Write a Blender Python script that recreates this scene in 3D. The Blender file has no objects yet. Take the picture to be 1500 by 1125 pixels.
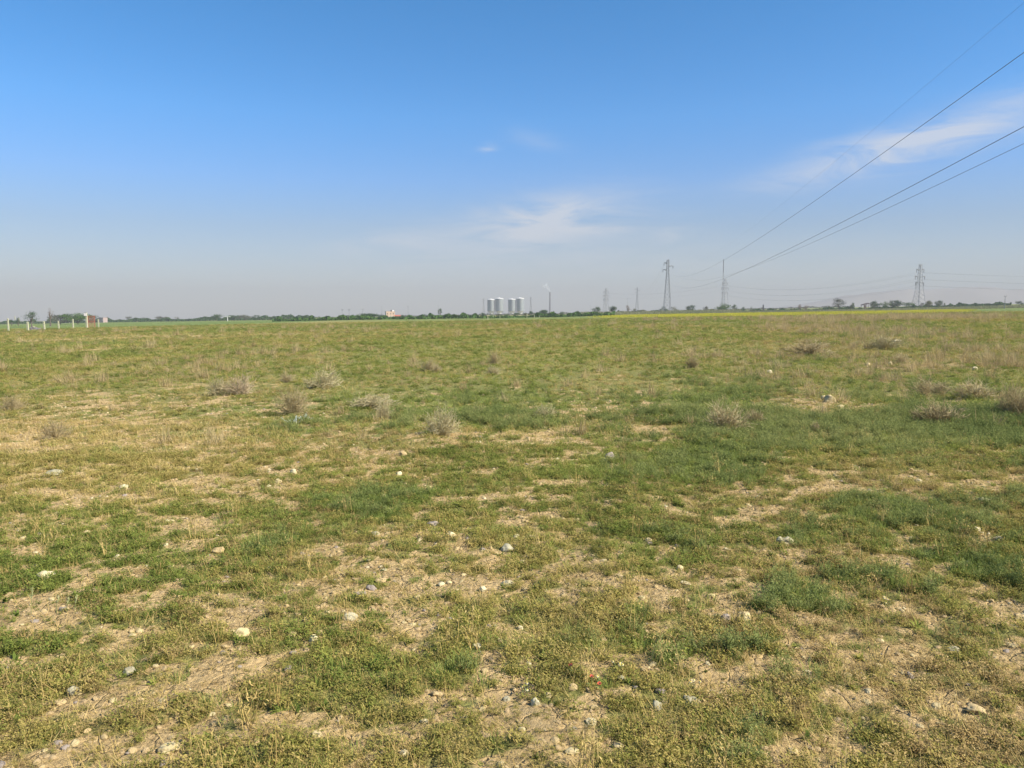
import bpy, math, random
import numpy as np
from mathutils import Vector, Matrix

R = math.radians
sc = bpy.context.scene
C = sc.collection
rng = np.random.default_rng(11)
rnd = random.Random(5)

# ------------------------------------------------------------------ camera figures
FPX, VH, EYE, TILT, SAT = 1112.0, 459.5, 1.6, 0.0167, 2500.0
PITCH = math.atan((562.5 - VH) / FPX)
CP, SP = math.cos(PITCH), math.sin(PITCH)

# ------------------------------------------------------------------ value noise
def _hash(ix, iy, seed):
    h = (ix.astype(np.int64) * 374761393 + iy.astype(np.int64) * 668265263 + seed * 974711) & 0x7fffffff
    h = ((h ^ (h >> 13)) * 1274126177) & 0x7fffffff
    h = ((h ^ (h >> 16)) * 1911520717) & 0x7fffffff
    return ((h ^ (h >> 15)) & 0xffffff) / float(0xffffff)

def vnoise(x, y, seed=0):
    x = np.asarray(x, float); y = np.asarray(y, float)
    ix = np.floor(x); iy = np.floor(y)
    fx = x - ix; fy = y - iy
    fx = fx * fx * (3 - 2 * fx); fy = fy * fy * (3 - 2 * fy)
    a = _hash(ix, iy, seed); b = _hash(ix + 1, iy, seed)
    c = _hash(ix, iy + 1, seed); d = _hash(ix + 1, iy + 1, seed)
    return (a * (1 - fx) + b * fx) * (1 - fy) + (c * (1 - fx) + d * fx) * fy

def fbm(x, y, seed=0, octv=4):
    s = 0; a = 0.5; t = 0
    x = np.asarray(x, float); y = np.asarray(y, float)
    for i in range(octv):
        s = s + a * vnoise(x * 2 ** i + 17.3 * i, y * 2 ** i - 9.1 * i, seed + i); t += a; a *= 0.5
    return s / t

def sstep(e0, e1, v):
    t = np.clip((v - e0) / (e1 - e0), 0, 1)
    return t * t * (3 - 2 * t)

# ------------------------------------------------------------------ terrain
def gz(x, y):
    x = np.asarray(x, float); y = np.asarray(y, float)
    d = np.hypot(x, y)
    z = TILT * SAT * np.tanh(x / SAT) + 2.4 * sstep(150, 380, x) * sstep(150, 270, y)
    z = z + (vnoise(x / 55, y / 55, 3) - .5) * .30 * sstep(25, 90, d)
    z = z + (vnoise(x / 9, y / 9, 4) - .5) * .16 * sstep(7, 20, d)
    z = z + (fbm(x / 1.3, y / 1.3, 5, 3) - .5) * .075
    z = z + (fbm(x / .22, y / .22, 8, 3) - .5) * .048 * (1 - sstep(25, 50, d))
    return z

def gz1(x, y): return float(gz(np.array([x]), np.array([y]))[0])

def pix_dir(u, v):
    dx = (u - 750) / FPX; dz = (562.5 - v) / FPX
    return dx, CP + dz * SP, -SP + dz * CP

def G(u, v):
    """where the view line through a photo pixel meets the tilted field"""
    dx, dy, dz = pix_dir(u, v)
    t = EYE / (TILT * dx - dz)
    return dx * t, dy * t

def P(u, D):
    """a spot on the field in the direction of photo column u, D metres ahead"""
    dx, dy, _ = pix_dir(u, VH)
    return dx / dy * D, D

def ZP(u, v, D):
    dx, dy, dz = pix_dir(u, v)
    return EYE + dz / dy * D

# ------------------------------------------------------------------ object helpers
def link(o, parent=None):
    C.objects.link(o)
    if parent is not None: o.parent = parent
    return o

def tag(o, label=None, cat=None, group=None, kind=None):
    if label: o["label"] = label
    if cat: o["category"] = cat
    if group: o["group"] = group
    if kind: o["kind"] = kind
    return o

def empty(name, loc, label, cat, group=None, rz=0):
    o = bpy.data.objects.new(name, None); o.empty_display_size = .2
    o.location = loc; o.rotation_euler = (0, 0, rz)
    link(o); return tag(o, label, cat, group)

class MB:
    def __init__(s): s.v = []; s.f = []; s.t = []
    def add(s, vs, fs, tint=None):
        b = len(s.v); s.v += [tuple(p) for p in vs]
        s.f += [tuple(i + b for i in f) for f in fs]
        if tint is not None: s.t += [tint] * len(vs)
        elif s.t: s.t += [.5] * len(vs)
    def tube(s, pts, rad, n=5, tint=None, cap=True):
        pts = [Vector(p) for p in pts]
        if not hasattr(rad, '__len__'): rad = [rad] * len(pts)
        vs = []; fs = []
        for i, p in enumerate(pts):
            d = (pts[min(i + 1, len(pts) - 1)] - pts[max(i - 1, 0)])
            if d.length < 1e-9: d = Vector((0, 0, 1))
            d.normalize()
            ref = Vector((1, 0, 0)) if abs(d.x) < .8 else Vector((0, 1, 0))
            a = d.cross(ref).normalized(); b = d.cross(a)
            for k in range(n):
                th = 2 * math.pi * k / n
                vs.append(p + (a * math.cos(th) + b * math.sin(th)) * rad[i])
        for i in range(len(pts) - 1):
            for k in range(n):
                k2 = (k + 1) % n
                fs.append((i * n + k, i * n + k2, (i + 1) * n + k2, (i + 1) * n + k))
        if cap:
            fs.append(tuple(range(n - 1, -1, -1))); fs.append(tuple(range((len(pts) - 1) * n, len(pts) * n)))
        s.add(vs, fs, tint)
    def box(s, c, d, rz=0, tint=None):
        x, y, z = c; a, b, h = d[0] / 2, d[1] / 2, d[2] / 2
        cs, sn = math.cos(rz), math.sin(rz)
        vs = []
        for k in (-h, h):
            for (i, j) in ((-a, -b), (a, -b), (a, b), (-a, b)):
                vs.append((x + i * cs - j * sn, y + i * sn + j * cs, z + k))
        s.add(vs, [(3, 2, 1, 0), (4, 5, 6, 7), (0, 1, 5, 4), (1, 2, 6, 5), (2, 3, 7, 6), (3, 0, 4, 7)], tint)
    def lathe(s, prof, n=32, c=(0, 0, 0)):
        vs = []; fs = []
        for (r, z) in prof:
            for k in range(n):
                th = 2 * math.pi * k / n
                vs.append((c[0] + r * math.cos(th), c[1] + r * math.sin(th), c[2] + z))
        for i in range(len(prof) - 1):
            for k in range(n):
                k2 = (k + 1) % n
                fs.append((i * n + k, i * n + k2, (i + 1) * n + k2, (i + 1) * n + k))
        fs.append(tuple(range(n - 1, -1, -1))); fs.append(tuple(range((len(prof) - 1) * n, len(prof) * n)))
        s.add(vs, fs)
    def mesh(s, name):
        me = bpy.data.meshes.new(name); me.from_pydata(s.v, [], s.f)
        if s.t:
            at = me.attributes.new('tint', 'FLOAT', 'POINT'); at.data.foreach_set('value', s.t)
        me.update(); return me
    def build(s, name, mat, parent=None, loc=(0, 0, 0), smooth=False):
        me = s.mesh(name); me.materials.append(mat)
        if smooth: me.shade_smooth()
        o = bpy.data.objects.new(name, me); o.location = loc
        return link(o, parent)

# ------------------------------------------------------------------ materials
def newmat(name):
    m = bpy.data.materials.new(name); m.use_nodes = True
    nt = m.node_tree; nt.nodes.clear()
    return m, nt, nt.nodes, nt.links

def N(nt, typ, **kw):
    n = nt.nodes.new(typ)
    for k, v in kw.items():
        if k.startswith('i_'):
            key = k[2:]; key = int(key) if key.isdigit() else key.replace('_', ' ')
            n.inputs[key].default_value = v
        else: setattr(n, k, v)
    return n

def ramp(nt, stops, fac=None):
    r = nt.nodes.new('ShaderNodeValToRGB'); e = r.color_ramp.elements
    while len(e) < len(stops): e.new(.5)
    for el, (p, c) in zip(e, stops): el.position = p; el.color = (*c, 1)
    if fac is not None: nt.links.new(fac, r.inputs[0])
    return r

def mathn(nt, op, a, b=None, c=None, clamp=False):
    n = nt.nodes.new('ShaderNodeMath'); n.operation = op; n.use_clamp = clamp
    for i, v in enumerate((a, b, c)):
        if v is None: continue
        if isinstance(v, (int, float)): n.inputs[i].default_value = v
        else: nt.links.new(v, n.inputs[i])
    return n.outputs[0]

def mixc(nt, fac, a, b, typ='MIX'):
    n = nt.nodes.new('ShaderNodeMix'); n.data_type = 'RGBA'; n.blend_type = typ
    for s, v in ((n.inputs[0], fac), (n.inputs[6], a), (n.inputs[7], b)):
        if isinstance(v, (int, float)): s.default_value = v
        elif isinstance(v, tuple): s.default_value = (*v, 1)
        else: nt.links.new(v, s)
    return n.outputs[2]

def simple(name, c1, c2, scale=3.0, rough=.8, metal=0, bump=.0, detail=5):
    m, nt, ns, lk = newmat(name)
    out = N(nt, 'ShaderNodeOutputMaterial'); b = N(nt, 'ShaderNodeBsdfPrincipled', i_Roughness=rough, i_Metallic=metal)
    tc = N(nt, 'ShaderNodeTexCoord'); no = N(nt, 'ShaderNodeTexNoise', i_Scale=scale, i_Detail=detail)
    lk.new(tc.outputs['Object'], no.inputs['Vector'])
    r = ramp(nt, [(.3, c1), (.7, c2)], no.outputs['Fac'])
    lk.new(r.outputs[0], b.inputs['Base Color'])
    if bump:
        bp = N(nt, 'ShaderNodeBump', i_Strength=bump, i_Distance=.02)
        lk.new(no.outputs['Fac'], bp.inputs['Height']); lk.new(bp.outputs[0], b.inputs['Normal'])
    lk.new(b.outputs[0], out.inputs[0]); return m

def leafmat(name, stops, transl=.35, rough=.7, patch=.35, world=True):
    """leaf colour: by instance, by leaf (tint) and by broad patches of the field"""
    m, nt, ns, lk = newmat(name)
    out = N(nt, 'ShaderNodeOutputMaterial')
    oi = N(nt, 'ShaderNodeObjectInfo'); at = N(nt, 'ShaderNodeAttribute', attribute_name='tint')
    no = N(nt, 'ShaderNodeTexNoise', i_Scale=patch, i_Detail=3)
    lk.new(oi.outputs['Location'], no.inputs['Vector'])
    v = mathn(nt, 'MULTIPLY', oi.outputs['Random'], .40)
    v = mathn(nt, 'MULTIPLY_ADD', at.outputs['Fac'], .42, v)
    v = mathn(nt, 'MULTIPLY_ADD', no.outputs['Fac'], 1.1, v)
    v = mathn(nt, 'SUBTRACT', v, .43)
    r = ramp(nt, stops, v)
    d = N(nt, 'ShaderNodeBsdfDiffuse'); t = N(nt, 'ShaderNodeBsdfTranslucent')
    lk.new(r.outputs[0], d.inputs[0]); lk.new(r.outputs[0], t.inputs[0])
    ms = N(nt, 'ShaderNodeMixShader'); ms.inputs[0].default_value = transl
    lk.new(d.outputs[0], ms.inputs[1]); lk.new(t.outputs[0], ms.inputs[2])
    lk.new(ms.outputs[0], out.inputs[0]); return m

M = {}
M['herb'] = leafmat('herb_leaf', [(0, (0.123, 0.155, 0.036)), (.3, (0.217, 0.226, 0.055)), (.6, (0.349, 0.292, 0.085)), (1, (0.490, 0.372, 0.145))], .3)
M['herb_green'] = leafmat('green_herb_leaf', [(0, (0.099, 0.144, 0.032)), (.4, (0.171, 0.213, 0.048)), (.75, (0.280, 0.293, 0.069)), (1, (0.415, 0.372, 0.101))], .35)
M['herb_russet'] = leafmat('withered_herb_leaf', [(0, (0.183, 0.124, 0.052)), (.4, (0.301, 0.216, 0.086)), (.75, (0.430, 0.312, 0.138)), (1, (0.560, 0.431, 0.206))], .2)
M['grass'] = leafmat('green_blade', [(0, (0.135, 0.195, 0.047)), (.5, (0.249, 0.309, 0.077)), (1, (0.436, 0.429, 0.140))], .4)
M['forb'] = leafmat('grey_green_leaf', [(0, (0.116, 0.154, 0.048)), (.5, (0.211, 0.246, 0.080)), (1, (0.361, 0.356, 0.129))], .3)
M['straw'] = leafmat('dry_stem', [(0, (0.283, 0.194, 0.070)), (.5, (0.453, 0.334, 0.125)), (1, (0.623, 0.485, 0.211))], .2)
M['scrub'] = leafmat('dead_scrub_twig', [(0, (0.294, 0.226, 0.111)), (.5, (0.420, 0.326, 0.166)), (1, (0.546, 0.441, 0.238))], .3)
M['yellow'] = leafmat('yellow_flower', [(0, (.20, .215, .035)), (.45, (.44, .42, .045)), (1, (.62, .55, .06))], .3, patch=.05)
M['crop'] = leafmat('crop_leaf', [(0, (.12, .18, .05)), (.5, (.18, .245, .065)), (1, (.25, .29, .09))], .35, patch=.05)
M['reed'] = leafmat('reed_blade', [(0, (.14, .17, .075)), (.5, (.22, .235, .12)), (1, (.36, .32, .19))], .3, patch=.04)

def treemat(name, a, b, c):
    return leafmat(name, [(0, a), (.5, b), (1, c)], .25, patch=.3)
M['tree_dark'] = treemat('dark_green_leaves', (0.024, 0.056, 0.020), (0.044, 0.090, 0.031), (0.069, 0.123, 0.041))
M['tree_mid'] = treemat('mid_green_leaves', (0.041, 0.090, 0.023), (0.069, 0.134, 0.032), (0.110, 0.179, 0.047))
M['tree_olive'] = treemat('olive_leaves', (.07, .085, .034), (.11, .12, .05), (.16, .165, .075))
M['tree_grey'] = treemat('grey_green_leaves', (.075, .085, .062), (.11, .12, .085), (.15, .155, .11))
M['tree_brown'] = treemat('bare_brown_twigs', (.12, .09, .065), (.19, .145, .10), (.25, .20, .14))
M['bark'] = simple('bark', (.07, .055, .04), (.14, .11, .085), 6, .9)
M['steel'] = simple('galvanised_steel', (.16, .17, .18), (.26, .27, .28), 2, .55, .3)
M['cable'] = simple('cable_metal', (0.108, 0.117, 0.135), (0.180, 0.189, 0.207), 2, .5, .4)
M['insul'] = simple('insulator_glaze', (.035, .035, .04), (.08, .075, .075), 3, .3)
M['tank'] = simple('corrugated_silo_steel', (.21, .245, .25), (.27, .295, .30), .6, .55, .1)
M['white_and_glare'] = simple('white_paint_and_glare', (.72, .70, .66), (.82, .81, .78), 2, .45)
M['chimney'] = simple('weathered_concrete', (.09, .09, .095), (.15, .15, .15), .4, .9)
M['post'] = simple('pale_concrete', (0.342, 0.343, 0.220), (0.450, 0.440, 0.299), 4, .9)
M['cream'] = simple('cream_render', (.50, .35, .25), (.60, .44, .33), 1.5, .85)
M['pinkwall'] = simple('pinkish_render', (0.310, 0.235, 0.218), (0.372, 0.291, 0.269), 1.5, .85)
M['redroof'] = simple('rusty_red_sheet', (.34, .08, .05), (.48, .15, .09), 3, .7)
M['rust'] = simple('rust_red_iron', (.30, .085, .05), (.42, .14, .08), 5, .8)
M['window'] = simple('dark_glass', (.03, .035, .04), (.07, .075, .08), 2, .15)
M['darkwood'] = simple('dark_brown_wood', (.045, .03, .028), (.09, .06, .05), 4, .85)
M['darkpost'] = simple('dark_weathered_metal', (.03, .03, .035), (.055, .05, .055), 4, .8)
M['rubble'] = simple('grey_rubble', (.07, .068, .07), (.16, .15, .14), 3, .9, 0, .5)
M['sign'] = simple('white_sign_sheet', (.72, .66, .62), (.82, .76, .72), 3, .6)
M['hill'] = simple('bare_hill_earth', (.20, .18, .16), (.27, .245, .22), .004, .95)
M['petal_red'] = simple('red_petal', (.42, .045, .015), (.55, .09, .03), 20, .6)
M['petal_white'] = simple('white_petal', (.6, .59, .52), (.7, .69, .62), 20, .6)
M['disc'] = simple('yellow_flower_disc', (.6, .45, .04), (.7, .55, .06), 20, .6)
M['stem'] = simple('green_stem', (.10, .15, .04), (.16, .2, .06), 20, .7)
M['silver'] = simple('silvery_leaf', (.26, .3, .22), (.4, .43, .34), 12, .7)
M['seed'] = simple('pale_seed_head', (.36, .38, .16), (.5, .5, .25), 12, .8)

M['clod'] = simple('dry_earth_crumb', (.33, .23, .11), (.60, .45, .235), 18, 1.0, 0, .6)
def stonemat(name, a, b, c):
    m, nt, ns, lk = newmat(name)
    out = N(nt, 'ShaderNodeOutputMaterial'); bs = N(nt, 'ShaderNodeBsdfPrincipled', i_Roughness=.92)
    bs.inputs['Specular IOR Level'].default_value = .2
    tc = N(nt, 'ShaderNodeTexCoord'); oi = N(nt, 'ShaderNodeObjectInfo')
    ad = N(nt, 'ShaderNodeVectorMath', operation='MULTIPLY_ADD'); ad.inputs[1].default_value = (1, 1, 1)
    lk.new(tc.outputs['Object'], ad.inputs[0])
    cx = N(nt, 'ShaderNodeCombineXYZ'); lk.new(mathn(nt, 'MULTIPLY', oi.outputs['Random'], 50), cx.inputs[0]); lk.new(cx.outputs[0], ad.inputs[2])
    n1 = N(nt, 'ShaderNodeTexNoise', i_Scale=22, i_Detail=8, i_Roughness=.65); n2 = N(nt, 'ShaderNodeTexNoise', i_Scale=120, i_Detail=5)
    lk.new(ad.outputs[0], n1.inputs['Vector']); lk.new(ad.outputs[0], n2.inputs['Vector'])
    v = mathn(nt, 'MULTIPLY_ADD', n2.outputs['Fac'], .35, mathn(nt, 'MULTIPLY', n1.outputs['Fac'], .65))
    r = ramp(nt, [(.3, a), (.5, b), (.68, c)], v)
    lk.new(r.outputs[0], bs.inputs['Base Color'])
    bp = N(nt, 'ShaderNodeBump', i_Strength=.6, i_Distance=.006); lk.new(v, bp.inputs['Height']); lk.new(bp.outputs[0], bs.inputs['Normal'])
    lk.new(bs.outputs[0], out.inputs[0]); return m
M['st_white'] = stonemat('pale_limestone', (0.335, 0.266, 0.143), (0.526, 0.454, 0.276), (0.626, 0.565, 0.363))
M['st_cream'] = stonemat('cream_limestone', (0.335, 0.254, 0.121), (0.480, 0.388, 0.203), (0.570, 0.487, 0.276))
M['st_grey'] = stonemat('grey_stone', (0.212, 0.189, 0.121), (0.347, 0.315, 0.207), (0.447, 0.415, 0.281))
M['st_purple'] = stonemat('purplish_stone', (0.157, 0.129, 0.104), (0.280, 0.235, 0.195), (0.381, 0.325, 0.266))
M['st_tan'] = stonemat('tan_stone', (0.294, 0.206, 0.096), (0.431, 0.323, 0.160), (0.510, 0.412, 0.224))

# ------------------------------------------------------------------ vegetation maps of the field
LUSH = [(650,725,230,30,1.),(480,745,140,34,.8),(900,690,130,24,.7),(710,603,260,30,.75),(640,625,130,26,.4),(1000,595,85,24,.75),
 (1220,628,250,22,.7),(1420,610,120,30,.6),(1050,570,100,16,.6),(250,635,250,30,.45),(170,668,160,16,.5),(180,830,150,40,.75),
 (700,965,90,40,.8),(840,930,110,32,.9),(950,905,60,32,1.),(1130,888,112,34,1.5),(1300,752,125,26,1.05),(1230,800,90,30,.7),
 (1330,862,80,28,.9),(1160,975,110,42,.8),(1020,965,90,30,.8),(1450,835,80,30,.8),(1470,945,45,34,1.),(880,1085,120,32,.6),
 (1060,1078,80,32,.7),(530,1005,100,42,.6),(640,1065,90,40,.7),(430,1095,80,32,.6),(150,905,150,42,.5),(390,800,90,32,.7),
 (1040,690,70,22,.6),(1020,790,60,28,.6),(910,775,50,16,.7),(450,590,90,22,.5),(640,500,260,6,.3),(800,545,120,14,.4),
 (1060,580,60,10,.6),(1420,570,70,14,.5),(90,506,90,4,.6),(230,528,90,3,.6),(1330,480,140,3,.3),(1180,530,60,6,.5),(720,780,90,14,.3),
 (560,800,120,26,.45),(700,1000,60,30,.5),(1250,1060,120,30,.4)]
BARE = [(150,732,180,20,.9),(230,772,130,20,.9),(60,762,60,16,.6),(20,728,34,14,.9),(370,702,70,12,.8),(690,682,70,8,.7),(850,601,55,7,1.),
 (790,603,40,5,.8),(770,632,60,7,.8),(935,628,50,7,.9),(992,648,22,20,.7),(1430,715,125,14,.7),(1100,742,80,20,.65),(1000,868,50,34,1.),
 (560,922,60,16,.7),(330,850,60,16,.7),(500,862,80,24,.6),(290,938,60,14,1.),(345,985,55,24,.7),(722,972,28,22,1.),(1140,932,60,16,.9),
 (1330,1015,90,34,.9),(1340,832,50,22,.8),(640,872,90,22,.45),(50,1112,90,20,.8),(20,1052,45,22,.8),(460,1082,60,26,.7),(1480,892,34,22,.8),
 (870,866,80,18,.8),(820,792,60,16,.5),(1205,593,60,10,1.),(1390,537,130,7,.8),(190,579,60,6,.6),(90,497,140,5,.8),(320,490.5,140,2,.9),
 (160,512,60,2.5,.8),(700,860,70,26,.5),(600,700,60,10,.4),(1090,1100,70,18,.8),(1460,980,50,22,.7),(940,1020,60,16,.6),(820,1050,60,22,.6),
 (1220,1010,50,20,.5),(420,868,30,18,.9),(1130,700,120,18,.4),(210,1095,40,24,.6),(560,970,50,18,.6),(860,955,30,14,.6),(780,840,50,20,.5),
 (1180,830,70,20,.6),(60,660,60,8,.4),(1250,545,100,4,.5),(1000,905,40,26,.6),(1480,760,40,12,.6)]

def ells(lst):
    out = []
    for (u, v, ru, rv, s) in lst:
        x, y = G(u, v); rx = ru * y / FPX
        yn = G(u, v + rv)[1]; yf = G(u, v - rv)[1]
        out.append((x, y, rx, max(y - yn, .05), max(yf - y, .05), s))
    return out
LUSH_E, BARE_E = ells(LUSH), ells(BARE)

def esum(E, x, y):
    d = np.hypot(x, y)
    k = .09 * d ** .9
    wx = x + (fbm(x / (k + .15) , y / (k + .15), 31, 3) - .5) * (.12 * d + .15)
    wy = y + (fbm(x / (k + .15), y / (k + .15), 37, 3) - .5) * (.14 * d + .15)
    s = np.zeros_like(x)
    for (cx, cy, rx, rn, rf, w) in E:
        dy = wy - cy
        q = ((wx - cx) / rx) ** 2 + np.where(dy < 0, dy / rn, dy / rf) ** 2
        s = s + w * np.exp(-q * 1.1)
    return s

def maps(x, y):
    x = np.asarray(x, float); y = np.asarray(y, float)
    lush = np.minimum(esum(LUSH_E, x, y), 1.3) * (.05 + 1.5 * fbm(x / .6, y / .6, 133, 4)); bare = esum(BARE_E, x, y)
    d = np.hypot(x, y)
    n1 = fbm(x / 1.1, y / 1.1, 51, 4); n2 = fbm(x / .26, y / .26, 61, 3); n3 = fbm(x / 7, y / 14, 71, 4)
    right = sstep(0, .35, x / np.maximum(y, .5))
    n4 = vnoise(x / .085, y / .085, 65)
    near = 1 - sstep(10, 22, d)
    n5 = fbm(x / .5, y / .5, 95, 3)
    cover = .82 + (n1 - .5) * .6 + ((n5 - .5) * .85 + (n2 - .5) * 2.0 + (n4 - .5) * 1.5) * (.3 + .7 * near) - .55 * bare + .36 * lush - .10 * sstep(8., 4, d)
    cover = cover + (n3 - .5) * .5 + .26 * sstep(12, 30, d)
    lushv = .10 + .85 * lush + (n3 - .5) * 1.3 + (n1 - .5) * .6 + (n5 - .5) * .5 - .5 * bare
    dry = (fbm(x / 12, y / 30, 91, 4) - .38) * 2.2 * sstep(9, 22, y) * (.5 + .8 * right) - .8 * lush + 1.5 * (fbm(x / 1.7, y / 3.4, 97, 3) - .5) * sstep(8, 12, y) * (1 - sstep(24, 40, y))
    return np.clip(cover, 0, 1.2), np.clip(lushv, 0, 1.2), np.clip(bare, 0, 1.2), np.clip(dry, 0, 1)

def fields(x, y):
    """far cultivated strips: green crop to the left, yellow flowers to the right, rank grass bank"""
    x = np.asarray(x, float); y = np.asarray(y, float)
    w = (fbm(x / 40, y / 40, 81, 3) - .5)
    u = x / np.maximum(y, 1)
    ys = 172 + 26 * w + 40 * sstep(.3, .12, u)
    yellow = sstep(ys, ys + 26, y) * sstep(330, 318, y) * sstep(.09, .2, u) * (1 - sstep(.55, .62, u))
    cs = np.where(u < -.12, 160 + 30 * w + 160 * sstep(-.45, -.1, u), 320)
    crop = sstep(cs, cs + 12, y) * sstep(560, 540, y) * sstep(-.02, -.12, u)
    strip = sstep(205, 235, y) * sstep(480, 420, y) * sstep(-.25, -.12, u) * (1 - sstep(.1, .22, u))
    bank = sstep(326, 332, y) * sstep(.06, .2, u)
    yellow = yellow * sstep(.2, .5, fbm(x / 14, y / 30, 83, 4) + .12)
    crop = np.maximum(crop, .9 * sstep(.5, .6, u + .1 * w) * sstep(190, 230, y) * (y < 340))
    return yellow, np.maximum(crop, .75 * strip), bank

# ------------------------------------------------------------------ ground sheet
def graded(a0, step, lim, growth):
    out = [a0]; s = step
    while out[-1] < lim:
        out.append(out[-1] + s); s *= growth
    out[-1] = lim
    return out

def build_ground():
    xs = np.array(graded(0, .045, 2600, 1.0)[:1] + [i * .045 for i in range(1, 70)])
    xs = list(xs) + graded(xs[-1] + .045, .047, 2600, 1.026)
    xs = np.array([-v for v in xs[:0:-1]] + xs)
    ys = np.array([-30, -20, -12, -7, -4, -2, -1, 0, .6, 1.1, 1.5, 1.8] + [2 + .04 * i for i in range(0, 110)] + graded(6.42, .042, 3100, 1.021))
    X, Y = np.meshgrid(xs, ys)
    x = X.ravel(); y = Y.ravel(); z = gz(x, y)
    cov, lus, bar, dry = maps(x, y); ye, cr, bk = fields(x, y)
    nx, ny = len(xs), len(ys)
    me = bpy.data.meshes.new('ground')
    nv = nx * ny; nf = (nx - 1) * (ny - 1)
    me.vertices.add(nv); me.vertices.foreach_set('co', np.stack([x, y, z], 1).astype(np.float32).ravel())
    i = np.arange(nv).reshape(ny, nx)
    q = np.stack([i[:-1, :-1], i[:-1, 1:], i[1:, 1:], i[1:, :-1]], -1).reshape(-1)
    me.loops.add(nf * 4); me.loops.foreach_set('vertex_index', q.astype(np.int32))
    me.polygons.add(nf); me.polygons.foreach_set('loop_start', np.arange(0, nf * 4, 4, dtype=np.int32))
    me.update(calc_edges=True); me.shade_smooth()
    for nm, a in (('cover', cov), ('lush', lus), ('bare', bar), ('dry', dry), ('yellow', ye), ('crop', np.maximum(cr, bk * .6))):
        at = me.attributes.new(nm, 'FLOAT', 'POINT'); at.data.foreach_set('value', a.astype(np.float32))
    m, nt, ns, lk = newmat('field_earth')
    out = N(nt, 'ShaderNodeOutputMaterial'); bs = N(nt, 'ShaderNodeBsdfPrincipled', i_Roughness=1.0)
    bs.inputs['Specular IOR Level'].default_value = .05
    ge = N(nt, 'ShaderNodeNewGeometry')
    def noise(scale, det=6, rough=.6, sy=1.0):
        mp = N(nt, 'ShaderNodeMapping'); mp.inputs['Scale'].default_value = (1, sy, 1)
        lk.new(ge.outputs['Position'], mp.inputs[0])
        n = N(nt, 'ShaderNodeTexNoise', i_Scale=scale, i_Detail=det, i_Roughness=rough); lk.new(mp.outputs[0], n.inputs['Vector'])
        return n.outputs['Fac']
    def attr(nm): return N(nt, 'ShaderNodeAttribute', attribute_name=nm).outputs['Fac']
    nf1, nf2, nm1, nl1 = noise(60, 8, .7), noise(9, 8, .65), noise(1.7, 8, .65), noise(.16, 8, .65, .5)
    soil = ramp(nt, [(.3, (.26, .178, .082)), (.5, (.50, .362, .175)), (.7, (.64, .485, .262))],
                mathn(nt, 'MULTIPLY_ADD', nf1, .5, mathn(nt, 'MULTIPLY', nf2, .5))).outputs[0]
    soil = mixc(nt, mathn(nt, 'MULTIPLY', attr('dry'), .35), soil, (.27, .165, .09))
    vg = ramp(nt, [(.3, (.125, .15, .042)), (.5, (.21, .215, .064)), (.7, (.32, .272, .098))],
              mathn(nt, 'MULTIPLY_ADD', nf1, .25, mathn(nt, 'MULTIPLY_ADD', nf2, .3, mathn(nt, 'MULTIPLY', nl1, .45)))).outputs[0]
    lushc = ramp(nt, [(.35, (.12, .165, .05)), (.65, (.205, .24, .08))], nm1).outputs[0]
    vg = mixc(nt, mathn(nt, 'MULTIPLY', attr('lush'), .85, clamp=True), vg, lushc)
    vg = mixc(nt, mathn(nt, 'MULTIPLY', attr('dry'), .5, clamp=True), vg, (.23, .165, .09))
    nz = mathn(nt, 'MULTIPLY_ADD', nf2, .6, mathn(nt, 'MULTIPLY', nm1, .4))
    msk = N(nt, 'ShaderNodeMapRange', interpolation_type='SMOOTHSTEP')
    lk.new(mathn(nt, 'ADD', attr('cover'), mathn(nt, 'MULTIPLY_ADD', nz, 1.6, -.8)), msk.inputs[0])
    msk.inputs[1].default_value = .42; msk.inputs[2].default_value = .72
    col = mixc(nt, mathn(nt, 'MULTIPLY', msk.outputs[0], .9), soil, vg)
    cropc = ramp(nt, [(.35, (.12, .17, .05)), (.65, (.19, .235, .07))], nl1).outputs[0]
    col = mixc(nt, attr('crop'), col, cropc)
    yc = ramp(nt, [(.32, (.20, .22, .05)), (.66, (.42, .39, .06))], noise(.09, 6, .6, .4)).outputs[0]
    col = mixc(nt, attr('yellow'), col, yc)
    lk.new(col, bs.inputs['Base Color'])
    vo = N(nt, 'ShaderNodeTexVoronoi', i_Scale=34.0); lk.new(ge.outputs['Position'], vo.inputs['Vector'])
    h = mathn(nt, 'MULTIPLY_ADD', nf2, .6, mathn(nt, 'MULTIPLY_ADD', nf1, .4, mathn(nt, 'MULTIPLY', vo.outputs['Distance'], -.25)))
    vc = N(nt, 'ShaderNodeTexVoronoi', feature='DISTANCE_TO_EDGE', i_Scale=7.0)
    wv = N(nt, 'ShaderNodeVectorMath', operation='ADD'); wn = N(nt, 'ShaderNodeTexNoise', i_Scale=8.0, i_Detail=4); lk.new(ge.outputs['Position'], wn.inputs['Vector'])
    wsc = N(nt, 'ShaderNodeVectorMath', operation='SCALE'); lk.new(wn.outputs['Color'], wsc.inputs[0]); wsc.inputs['Scale'].default_value = .12
    lk.new(ge.outputs['Position'], wv.inputs[0]); lk.new(wsc.outputs[0], wv.inputs[1]); lk.new(wv.outputs[0], vc.inputs['Vector'])
    ck = N(nt, 'ShaderNodeMapRange'); lk.new(vc.outputs['Distance'], ck.inputs[0]); ck.inputs[2].default_value = .05; ck.inputs[3].default_value = 0; ck.inputs[4].default_value = .26
    h = mathn(nt, 'ADD', h, ck.outputs[0])
    bp = N(nt, 'ShaderNodeBump', i_Strength=1.0, i_Distance=.06); lk.new(h, bp.inputs['Height']); lk.new(bp.outputs[0], bs.inputs['Normal'])
    lk.new(bs.outputs[0], out.inputs[0])
    me.materials.append(m)
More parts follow.
